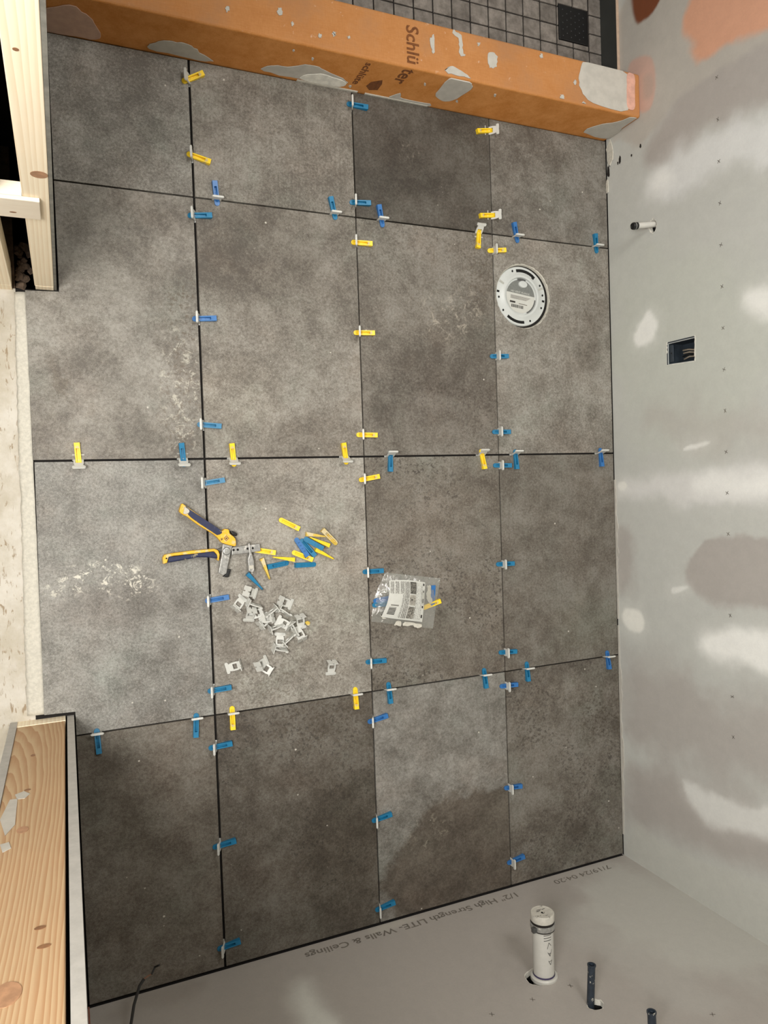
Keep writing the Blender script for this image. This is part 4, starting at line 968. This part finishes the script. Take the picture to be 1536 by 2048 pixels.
ORD = ['first', 'second', 'third', 'fourth', 'fifth', 'sixth', 'seventh', 'eighth', 'ninth', 'tenth', 'eleventh']
JOINTS = {
 'long joint nearest the doorway': ('curb', [
   (383, 160, 'yellow', (367, 170), (413, 152), -30), (384, 312, 'yellow', (372, 311), (425, 331), -16), (390, 432, 'blue', (375, 432), (424, 432), -24),
   (396, 638, 'violet', (384, 638), (435, 637), -20), (405, 850, 'blue', (394, 849), (444, 853), -22), (412, 966, 'blue', (402, 970), (451, 962), -28),
   (421, 1200, 'violet', (410, 1203), (459, 1194), -22), (427, 1380, 'blue', (415, 1383), (463, 1374), -22), (430, 1493, 'blue', (417, 1498), (466, 1487), -22),
   (438, 1690, 'blue', (425, 1695), (473, 1680), -22), (446, 1893, 'blue', (435, 1902), (482, 1884), -22)]),
 'long joint through the middle': ('curb', [
   (706, 211, 'blue', (693, 210), (735, 218), -18), (711, 406, 'blue', (699, 406), (740, 408), -18), (713, 486, 'yellow', (702, 485), (748, 489), -24),
   (718, 666, 'yellow', (707, 666), (752, 667), -22), (724, 870, 'yellow', (711, 870), (757, 871), -22), (730, 958, 'yellow', (718, 962), (763, 953), -22),
   (736, 1143, 'blue', (725, 1144), (767, 1141), -22), (741, 1323, 'blue', (731, 1325), (772, 1321), -22), (745, 1440, 'violet', (735, 1444), (775, 1430), -24),
   (753, 1638, 'blue', (743, 1641), (783, 1626), -20), (759, 1816, 'blue', (750, 1820), (789, 1803), -18)]),
 'long joint beside the toilet flange': ('curb', [
   (984, 263, 'yellow', (986, 262), (949, 264), 42), (988, 432, 'yellow', (992, 432), (956, 433), 44), (987, 502, 'yellow', (975, 503), (1016, 502), -2),
   (991, 713, 'blue', (979, 713), (1016, 713), -2), (994, 864, 'blue', (983, 864), (1020, 864), -2), (996, 931, 'blue', (984, 931), (1021, 931), -2),
   (1002, 1128, 'blue', (991, 1129), (1027, 1127), -2), (1007, 1304, 'blue', (995, 1306), (1034, 1303), 0), (1010, 1371, 'violet', (999, 1373), (1038, 1368), 0),
   (1019, 1574, 'violet', (1008, 1576), (1045, 1571), 0), (1024, 1722, 'violet', (1014, 1727), (1049, 1712), 0)]),
 'cross joint nearest the curb': ('door', [
   (433, 401, 'violet', (434, 412), (428, 362), 0), (668, 429, 'blue', (671, 440), (661, 395), 0), (762, 441, 'violet', (765, 455), (757, 410), 0),
   (957, 466, 'yellow', (956, 458), (955, 487), -42), (1032, 474, 'violet', (1036, 486), (1029, 446), 0), (1191, 494, 'blue', (1193, 507), (1190, 467), 0)]),
 'cross joint under the flange': ('door', [
   (157, 921, 'yellow', (159, 936), (153, 880), 40), (366, 919, 'blue', (368, 934), (362, 884), 36), (466, 917, 'yellow', (467, 934), (461, 880), 32),
   (690, 915, 'yellow', (693, 930), (686, 881), 30), (780, 913, 'blue', (780, 901), (780, 946), -24), (963, 911, 'yellow', (957, 899), (966, 945), -30),
   (1030, 910, 'blue', (1027, 899), (1031, 941), -20), (1200, 908, 'violet', (1197, 896), (1201, 935), -18)]),
 'cross joint nearest the plumbing wall': ('door', [
   (194, 1468, 'blue', (192, 1457), (197, 1505), -8), (392, 1438, 'blue', (392, 1426), (391, 1476), -10), (464, 1427, 'yellow', (463, 1412), (465, 1466), -8),
   (710, 1385, 'yellow', (709, 1374), (712, 1421), -10), (777, 1376, 'blue', (776, 1364), (781, 1407), -10), (968, 1348, 'blue', (967, 1336), (972, 1376), -10),
   (1053, 1335, 'blue', (1052, 1322), (1056, 1364), -10), (1214, 1312, 'violet', (1213, 1301), (1218, 1337), -8)]),
}
CNAME = {'yellow': 'yellow', 'blue': 'blue', 'violet': 'violet-blue', 'yellow_dirty': 'yellow'}
for jname, (start, items) in JOINTS.items():
    along_y = jname.startswith('long')
    fromw = 'from the orange curb' if start == 'curb' else 'from the doorway'
    for k, (u, v, colr, tip, end, lean) in enumerate(items):
        j = onz(u, v)
        if along_y: j[0] = {'doorway': 0.0, 'middle': TW, 'flange': 2 * TW}[jname.split()[-1]]
        else: j[1] = {'curb': TH, 'flange': 0.0, 'wall': -TH}[jname.split()[-1]]
        tp = onz(tip[0], tip[1], 0.001); en = onz(end[0], end[1], 0.006)
        d = (en - tp)[:2]; d /= np.linalg.norm(d)
        base = j[:2] - d * 0.0150
        # keep to the surveyed tip when it lies close to the joint
        s = np.dot(tp[:2] - j[:2], d); s = max(-0.020, min(-0.010, s)); base = j[:2] + d * s
        w = bpy.data.objects.new('leveling_wedge', WM[colr]); COL.objects.link(w)
        w.location = (base[0], base[1], 0.0004); w.rotation_euler = (0, 0, math.atan2(d[1], d[0]))
        tag(w, f'{CNAME[colr]} wedge across the {jname}, {ORD[k]} {fromw}', 'wedge', 'tile levelling wedges in the joints')
        c = bpy.data.objects.new('leveling_clip', CM); COL.objects.link(c)
        # plate: local x up, local y along the joint, leaning about the joint line at tile level
        jy = Vector((0, 1, 0)) if along_y else Vector((1, 0, 0))
        up = Matrix.Rotation(math.radians(lean), 3, jy) @ Vector((0, 0, 1))
        zz = up.cross(jy)
        m3 = Matrix((up, jy, zz)).transposed().to_4x4()
        m3.translation = Vector((j[0], j[1], 0.0)) - up * 0.0118 if abs(lean) < 15 else Vector((j[0], j[1], 0.0005)) + up * 0.0 - up * 0.0085
        c.matrix_world = m3
        tag(c, f'white clip on {CNAME[colr]} wedge, {ORD[k]} {fromw}, {jname}', 'tile clip', 'tile levelling clips in the joints')

def cr1(x, y): return 310 + x / 3.84, 990 + y / 3.84
# loose wedges: (tip, fat end, colour, pose, height, label)
LOOSE = [
 ((945, 180), (1115, 265), 'yellow', 'top', 0, 'lone yellow wedge lying flat, nearest the middle cross joint'),
 ((1310, 308), (1165, 300), 'yellow_dirty', 'side', 0, 'dirty tan-yellow wedge on its side under another wedge'),
 ((1408, 388), (1275, 258), 'yellow_dirty', 'top', 0.008, 'dirty yellow wedge with white end on top of the loose heap'),
 ((1180, 335), (1338, 388), 'yellow', 'side', 0, 'yellow wedge on its side right of the three crossed blue wedges'),
 ((1042, 432), (1220, 502), 'yellow', 'top', 0, 'yellow wedge lying flat below the three crossed blue wedges'),
 ((1388, 487), (1216, 412), 'yellow', 'side', 0, 'yellow wedge on its side, rightmost of the loose heap'),
 ((888, 487), (1080, 496), 'yellow', 'side', 0, 'yellow wedge on its side pointing at the tool jaw'),
 ((892, 652), (812, 478), 'yellow_dirty', 'side', 0, 'dirty yellow wedge pointing down towards the loose white clips'),
 ((760, 420), (915, 442), 'yellow', 'top', 0, 'yellow wedge partly under the steel tool bar'),
 ((1085, 340), (1165, 462), 'violet', 'bottom', 0, 'violet-blue wedge, leftmost of the three crossed blue wedges'),
 ((1125, 345), (1222, 462), 'blue', 'top', 0, 'blue slotted wedge, middle of the three crossed blue wedges'),
 ((1150, 335), (1285, 410), 'blue', 'bottom', 0.007, 'blue wedge, rightmost of the three crossed blue wedges'),
 ((1026, 520), (866, 552), 'blue', 'top', 0, 'blue slotted wedge touching the dirty yellow wedge by the tool'),
 ((1245, 532), (1070, 540), 'blue', 'bottom', 0, 'blue wedge lying face down, lowest right of the loose heap'),
 ((838, 722), (702, 600), 'blue', 'side', 0, 'blue wedge with chipped white tip above the loose clips'),
]
for tip, end, colr, pose, h, lab in LOOSE:
    tp = onz(*cr1(*tip), 0.003 + h); en = onz(*cr1(*end), 0.006 + h); d = (en - tp)[:2]; d /= np.linalg.norm(d)
    mid = (tp + en)[:2] / 2; b = mid - d * WL / 2
    w = bpy.data.objects.new('leveling_wedge', WM[colr]); COL.objects.link(w)
    rz = Matrix.Rotation(math.atan2(d[1], d[0]), 4, 'Z')
    if pose == 'top': rx = Matrix.Identity(4); z = 0.0005
    elif pose == 'bottom': rx = Matrix.Rotation(math.pi, 4, 'X') ; z = WH
    else: rx = Matrix.Rotation(math.pi / 2, 4, 'X'); z = 0.0062
    tl = Matrix.Identity(4)
    if pose == 'bottom': tl = Matrix.Rotation(-math.atan2(WH - 0.0022, WL), 4, 'Y'); z = 0.0026
    if pose == 'side':
        rx = Matrix.Translation((0, 0.005, 0)) @ rx
    mw = rz @ tl @ rx; mw.translation = Vector((b[0], b[1], z + h)) + (rz @ Vector((0, 0.005 if pose == 'side' else 0, 0)))
    if h and pose == 'top': mw = Matrix.Translation((0, 0, 0)) @ mw
    w.matrix_world = mw
    tag(w, lab, 'wedge', 'loose levelling wedges by the tool')

# loose clips: foot point, head point (crop coordinates), pose, height
LC = [
 ((615, 872), (690, 775), 'flat', 0.000, 'loose white clip lying flat, leftmost of the heap'),
 ((698, 735), (800, 765), 'flat', 0.004, 'loose white clip lying flat, topmost of the heap'),
 ((712, 825), (838, 868), 'side', 0.006, 'loose white clip on edge above the left end of the heap'),
 ((735, 880), (718, 985), 'flat', 0.004, 'loose white clip with its wide head towards the lower left of the heap'),
 ((825, 890), (740, 930), 'flat', 0.000, 'loose white clip with dark window, half buried left of centre'),
 ((930, 862), (845, 922), 'side', 0.007, 'loose white clip on edge pointing left across the heap top'),
 ((962, 812), (1060, 845), 'flat', 0.000, 'loose white clip lying flat, upper right of the heap'),
 ((945, 870), (1030, 925), 'side', 0.003, 'loose white clip on edge pointing right under the upper clips'),
 ((895, 935), (800, 960), 'flat', 0.003, 'loose white clip in the centre of the heap, foot up'),
 ((805, 1002), (875, 935), 'flat', 0.000, 'loose white clip with its foot out on the lower left side'),
 ((880, 1030), (985, 985), 'side', 0.005, 'loose white clip on edge pointing up right in the lower middle'),
 ((1020, 1005), (915, 945), 'flat', 0.006, 'loose white clip with dark slot right of the heap centre'),
 ((1035, 985), (1088, 1090), 'side', 0.006, 'loose white clip on edge pointing down on the right side'),
 ((1112, 930), (1125, 1035), 'flat', 0.000, 'loose white clip by the yellow scrap, rightmost of the heap'),
 ((1122, 1102), (1080, 1000), 'flat', 0.003, 'loose white clip with its foot out at the lower right'),
 ((955, 1168), (962, 1060), 'flat', 0.000, 'loose white clip with its window up at the lower middle'),
 ((985, 1140), (1055, 1070), 'side', 0.002, 'loose white clip tilted on edge beside the lower middle one'),
 ((908, 1172), (1032, 1192), 'side', 0.000, 'loose white clip on edge, lowest of the main heap'),
 ((655, 1300), (535, 1340), 'flat', 0.000, 'loose white clip lying apart, leftmost of the lower group'),
 ((785, 1312), (870, 1262), 'flat', 0.003, 'loose white clip with its foot up in the lower group'),
 ((890, 1355), (800, 1300), 'flat', 0.000, 'loose white clip under the lower group, foot towards lower right'),
 ((1360, 1282), (1350, 1385), 'flat', 0.000, 'loose white clip lying alone right of the others'),
]
for k, (ft, hd, pose, h, lab) in enumerate(LC):
    a = onz(*cr1(*ft), 0.010 + h); b = onz(*cr1(*hd), 0.004 + h); d = (b - a)[:2]; d /= np.linalg.norm(d)
    c = bpy.data.objects.new('leveling_clip', CM); COL.objects.link(c)
    rz = Matrix.Rotation(math.atan2(d[1], d[0]), 4, 'Z')
    if pose == 'flat':
        tilt = math.asin(0.0095 / CL) + (0.35 if h > 0.002 else 0.06); mw = rz @ Matrix.Rotation(tilt, 4, 'Y') @ Matrix.Rotation(random.uniform(-.06, .06), 4, 'X'); z = 0.0112 + (h + 0.010 if h > 0.002 else 0.002)
    else:
        mw = rz @ Matrix.Rotation(random.uniform(0.02, 0.10), 4, 'Y') @ Matrix.Rotation(math.pi / 2 + random.uniform(-.25, .25), 4, 'X'); z = 0.0145 + h
    mw.translation = Vector((a[0], a[1], z)); c.matrix_world = mw
    tag(c, lab, 'tile clip', 'loose levelling clips heaped on the tile')
# yellow scrap
c0 = onz(*cr1(1165, 985), 0.003); sc_ = MB().prism([onz(*cr1(x, y), 0.0) - np.array([c0[0], c0[1], 0]) for x, y in [(1148, 975), (1170, 965), (1188, 975), (1184, 1000), (1170, 1003), (1158, 992)]], (0, 0, 0.004)).build('plastic_scrap', M['yellow_dirty'], None, bevel=0.0008)
sc_.location = (c0[0], c0[1], 0.0004); tag(sc_, 'small broken yellow plastic scrap beside the heap of white clips', 'scrap')

# ------------------------------------------------------------------ levelling pliers
def cr2(x, y): return 320 + x / 6.4, 1000 + y / 6.4
pl_o = onz(*cr2(855, 655), 0.0); pliers = empty('tile_pliers', (pl_o[0], pl_o[1], 0)); tag(pliers, 'tile levelling pliers with yellow and navy handles on the floor tiles', 'pliers')
def pp(pts, z0, z1, name, mat, parent=pliers, bev=0.002, sm=0):
    w = [onz(*cr2(x, y), z1) for x, y in pts]
    if sm: w = smooth_poly(w, sm)
    w = [np.array([p[0] - pl_o[0], p[1] - pl_o[1], z0]) for p in w]
    return MB().prism(w, (0, 0, z1 - z0)).build(name, mat, parent, bevel=bev)
uh = pp([(285, 45), (338, 82), (560, 235), (775, 392), (825, 372), (880, 380), (895, 430), (965, 495), (972, 585), (930, 588), (800, 552), (770, 520), (690, 442), (480, 312), (350, 215), (300, 190), (252, 150), (262, 90)], 0.004, 0.024, 'upper_handle', M['plier_yellow'], sm=3)
pp([(335, 82), (375, 118), (600, 265), (790, 400), (742, 447), (690, 422), (450, 262), (365, 188), (342, 132)], 0.006, 0.0275, 'grip', M['navy'], uh, 0.004, 3)
pp([(318, 84), (340, 100), (376, 130), (370, 165), (325, 182), (298, 168), (310, 130)], 0.022, 0.0285, 'thinset_smear', M['thinset'], uh, 0.001, 2)
dm = pp([(850, 452), (888, 490), (850, 528), (812, 490)], 0.0238, 0.0245, 'emblem', plain('dark emblem', (150, 104, 30), 0.5), uh, 0)
pp([(850, 468), (872, 490), (850, 512), (828, 490)], 0.0243, 0.0248, 'emblem', M['plier_yellow'], uh, 0)
pp([(838, 484), (862, 478), (862, 500), (840, 504)], 0.0246, 0.0250, 'emblem', plain('dark emblem line', (96, 70, 30), 0.5), uh, 0)
pp([(775, 495), (800, 485), (803, 510), (785, 520)], 0.0238, 0.0245, 'emblem', plain('dark emblem spot', (120, 88, 36), 0.5), uh, 0)
lh = pp([(42, 822), (36, 745), (58, 702), (110, 690), (400, 650), (700, 625), (748, 648), (766, 700), (756, 778), (735, 775), (730, 702), (692, 658), (420, 690), (180, 715), (112, 730), (92, 805)], 0.003, 0.021, 'lower_handle', M['plier_yellow'])
pp([(98, 806), (112, 728), (420, 690), (692, 658), (732, 706), (742, 752), (600, 735), (480, 735), (300, 770)], 0.003, 0.0225, 'grip', M['navy'], lh, 0.003)
disc_mark(lh, np.array([*(onz(*cr2(82, 748), 0.021)[:2] - pl_o[:2]), 0.0212]), (1, 0, 0), (0, 1, 0), (0, 0, 1), 0.0018, 0.0018, M['hole'], 'hang_hole')
pp([(735, 632), (800, 605), (815, 640), (790, 660), (760, 665)], 0.004, 0.014, 'tang', M['steel_dark'])
lever = pp([(805, 560), (930, 590), (900, 700), (862, 880), (852, 942), (812, 968), (750, 932), (790, 720)], 0.006, 0.021, 'lever_plate', M['steel'], bev=0.0015)
bar = pp([(925, 605), (1278, 560), (1290, 655), (918, 706)], 0.002, 0.017, 'jaw_bar', M['steel'], bev=0.0015)
for x, y in [(942, 640), (995, 636), (1065, 632), (1122, 622), (1186, 616)]:
    p = onz(*cr2(x, y), 0.017)[:2] - pl_o[:2]; disc_mark(bar, (p[0], p[1], 0.0170), (1, 0, 0), (0, 1, 0), (0, 0, 1), 0.0028, 0.0028, M['hole'] if x != 1065 else M['steel'], 'bar_hole')
p = onz(*cr2(855, 655), 0.023)[:2] - pl_o[:2]
MB().lathe([(0.0095, 0.001), (0.0095, 0.0026)], Matrix.Translation((*(onz(*cr2(855, 655), 0.023)[:2] - pl_o[:2]), 0.019)), 28).build('washer', M['steel_dark'], pliers)
MB().lathe([(0.0082, 0.0), (0.0082, 0.0032), (0.0072, 0.0040), (0.0060, 0.0040), (0.0056, 0.0034), (0.0040, 0.0034), (0.0036, 0.0052), (0.001, 0.0054)], Matrix.Translation((p[0], p[1], 0.019)), 28).build('pivot_bolt', plain('bright bolt', (190, 190, 186), 0.3, 0.5), pliers, smooth=True)
pp([(1128, 560), (1150, 540), (1165, 620), (1178, 680), (1205, 780), (1212, 912), (1180, 930), (1138, 910), (1125, 762), (1145, 690)], 0.0, 0.021, 'sliding_hook', M['steel'], bev=0.002)
pp([(1140, 840), (1200, 835), (1203, 880), (1145, 885)], 0.018, 0.0225, 'thinset_smear', M['thinset'], bev=0.001)
pp([(850, 890), (912, 886), (882, 992), (806, 985), (852, 942)], 0.002, 0.014, 'rubber_foot', M['black'], bev=0.002)
pp([(895, 395), (935, 398), (995, 432), (988, 466), (930, 452)], 0.004, 0.016, 'adjuster_knob', M['black'], bev=0.003)

# ------------------------------------------------------------------ bag of spare wedges
def cr3(x, y): return 720 + x / 8.533, 1120 + y / 8.533
bo = onz(*cr3(770, 700)); bag = empty('plastic_bag', (bo[0], bo[1], 0)); tag(bag, 'opened clear plastic bag with printed label on the tile', 'bag')
corner = [onz(*cr3(x, y))[:2] - bo[:2] for x, y in [(430, 215), (1365, 310), (1240, 1170), (190, 1050)]]   # tl, tr, br, bl
def bag_pt(s, t):
    a = corner[0] * (1 - s) + corner[1] * s; b = corner[3] * (1 - s) + corner[2] * s
    p = a * (1 - t) + b * t
    p = p + np.array([-0.010 * math.sin(math.pi * t) * (1 - s), 0])
    return p
def bag_h(s, t):
    e = min(s, 1 - s, t, 1 - t)
    base = 0.015 * (math.sin(math.pi * s) ** 0.7) * (math.sin(math.pi * t) ** 0.7)
    return base
nb = 34
def bag_sheet(top, parent):
    vs_ = []; fs_ = []
    S, T = np.meshgrid(np.linspace(0, 1, nb + 1), np.linspace(0, 1, nb + 1), indexing='ij')
    N1 = fbm(S * 1.0, T * 1.0, 5.0, 900 if top else 901, 4)
    for i in range(nb + 1):
        for k in range(nb + 1):
            s, t = i / nb, k / nb; p = bag_pt(s, t); h = bag_h(s, t); e = min(1, 8 * min(s, 1 - s, t, 1 - t))
            z = (0.0015 + h + e * 0.010 * N1[i, k]) if top else 0.0009
            vs_.append((p[0], p[1], max(z, 0.0012 if top else 0.0008)))
    for i in range(nb):
        for k in range(nb):
            a = i * (nb + 1) + k; fs_.append((a, a + 1, a + nb + 2, a + nb + 1))
    return MB().add(vs_, fs_).build('film', M['film'], parent, smooth=True)
bag_sheet(True, bag); bag_sheet(False, bag)
# label card printed in two inks, following the pillow of the bag
INK = [M['sticker_white'], plain('label text grey', (118, 116, 110), 0.6, var=0.25, scale=900), plain('label picture dark', (70, 68, 62), 0.6, var=0.5, scale=220), plain('label picture light', (150, 146, 136), 0.6, var=0.3, scale=160), M['print_dark']]
lcor = [onz(*cr3(x, y), 0.012)[:2] - bo[:2] for x, y in [(500, 350), (1118, 385), (1065, 1060), (365, 975)]]
nl, ml = 96, 84; vs_ = []; fs_ = []; mi = []
for i in range(nl + 1):
    for k in range(ml + 1):
        s, t = i / nl, k / ml
        a = lcor[0] * (1 - s) + lcor[1] * s; b = lcor[3] * (1 - s) + lcor[2] * s; p = a * (1 - t) + b * t
        p = p + np.array([0.008 * math.sin(math.pi * t) * (1 - s), 0.004 * math.sin(math.pi * s) * (1 - t)])
        vs_.append((p[0], p[1], 0.0075 + 0.0125 * math.sin(math.pi * (0.15 + 0.7 * s)) * math.sin(math.pi * (0.1 + 0.8 * t)) ** 0.6))
def ink(s, t):
    if s < .03 or s > .98 or t < .035 or t > .965: return 0
    if s > .56:
        if s > .94: return 4 if (t < .1 or .22 < t < .26 or .42 < t < .52 or .6 < t < .66 or .82 < t < .9) else 0
        if s > .74: return 1 if (t < .95 and (int(s * 60) % 3 == 0) and random.random() < .55) else 0
        if .035 < t < .33: return 2 if random.random() < .8 else 3
        if .36 < t < .62: return 3 if (t < .44 or t > .53 or random.random() < .8) and not (.46 < t < .5 and .6 < s < .66) else 2
        if .655 < t < .95: return 2 if random.random() < .5 else 3
        return 0
    if s < .30 and t > .62:      # barcode block
        if .08 < s < .26 and .72 < t < .92: return 4 if int(t * 84) % 3 != 1 else 0
        return 1 if (.64 < t < .68 and s > .1) else 0
    if s < .36 and t > .36: return 0
    ln_ = int(s * 96) % 4
    if int(s * 96) % 13 < 2: return 0
    return 1 if (ln_ != 0 and random.random() < .85) else 0
for i in range(nl):
    for k in range(ml):
        a = i * (ml + 1) + k; fs_.append((a, a + 1, a + ml + 2, a + ml + 1)); mi.append(ink((i + .5) / nl, (k + .5) / ml))
lm = MB().add(vs_, fs_); me = bpy.data.meshes.new('label_card'); me.from_pydata(lm.v, [], lm.f); me.update()
for mm in INK: me.materials.append(mm)
me.polygons.foreach_set('material_index', mi)
lo_ = bpy.data.objects.new('label_card', me); link(lo_, bag); lo_['label'] = 'white printed label with barcode and small pictures'
sm_ = lo_.modifiers.new('t', 'SOLIDIFY'); sm_.thickness = 0.0003; sm_.offset = -1
for pts in ([(1140, 425), (1165, 440), (1210, 445), (1205, 600), (1232, 690), (1195, 745), (1150, 690), (1125, 590), (1150, 520)], [(580, 1110), (625, 1040), (700, 1050), (690, 1130), (640, 1125)], [(740, 1075), (800, 1055), (900, 1070), (1050, 1100), (1040, 1150), (950, 1150), (880, 1110), (800, 1130), (730, 1120)], [(345, 935), (365, 945), (470, 995), (450, 1005), (400, 1005), (370, 980)]):
    w = [onz(*cr3(x, y), 0.006) for x, y in pts]; w = smooth_poly(w, 3, 0.0008); w = [np.array([p[0] - bo[0], p[1] - bo[1], 0.0062]) for p in w]
    MB().prism(w, (0, 0, 0.0014)).build('thinset_smear', M['thinset'], bag, bevel=0.0005)
for tip, end, colr, lab in [((1140, 790), (1365, 695), 'yellow', 'yellow wedge poking from the right side of the clear bag'),
                            ((250, 700), (560, 635), 'violet', 'blue wedge inside the clear bag left of its label, upper one'),
                            ((230, 770), (545, 735), 'blue', 'blue wedge inside the clear bag left of its label, lower one'),
                            ((1235, 620), (1240, 430), 'violet', 'blue wedge inside the clear bag at its right edge')]:
    tp = onz(*cr3(*tip), 0.002); en = onz(*cr3(*end), 0.004); d = (en - tp)[:2]; d /= np.linalg.norm(d)
    w = bpy.data.objects.new('leveling_wedge', WM[colr]); COL.objects.link(w)
    b = en[:2] - d * WL; w.location = (b[0], b[1], 0.0016); w.rotation_euler = (0, 0, math.atan2(d[1], d[0])); w.scale = (1, 1, 0.8)
    tag(w, lab, 'wedge', 'spare wedges in the plastic bag')

# debris in the pocket slot
random.seed(3); m = MB()
for k in range(22):
    c = np.array((random.uniform(-0.382, -0.350), Y_UP + random.uniform(0.004, 0.10), -0.0095)); r_ = random.uniform(0.004, 0.012); n = 7
    ico = [c + np.array((r_ * random.uniform(.6, 1.2) * math.cos(a), r_ * random.uniform(.6, 1.2) * math.sin(a), 0)) for a in np.linspace(0, 2 * math.pi, n + 1)[:-1]]
    top_ = [c + (p - c) * .5 + np.array((0, 0, r_ * random.uniform(.4, .9))) for p in ico]
    m.add(ico + top_, [tuple(range(n - 1, -1, -1)), tuple(range(n, 2 * n))] + [(i, (i + 1) % n, n + (i + 1) % n, n + i) for i in range(n)])
o = m.build('debris', M['debris'], None); tag(o, 'crumbled brown debris on the floor of the pocket door slot', 'debris', kind='stuff')
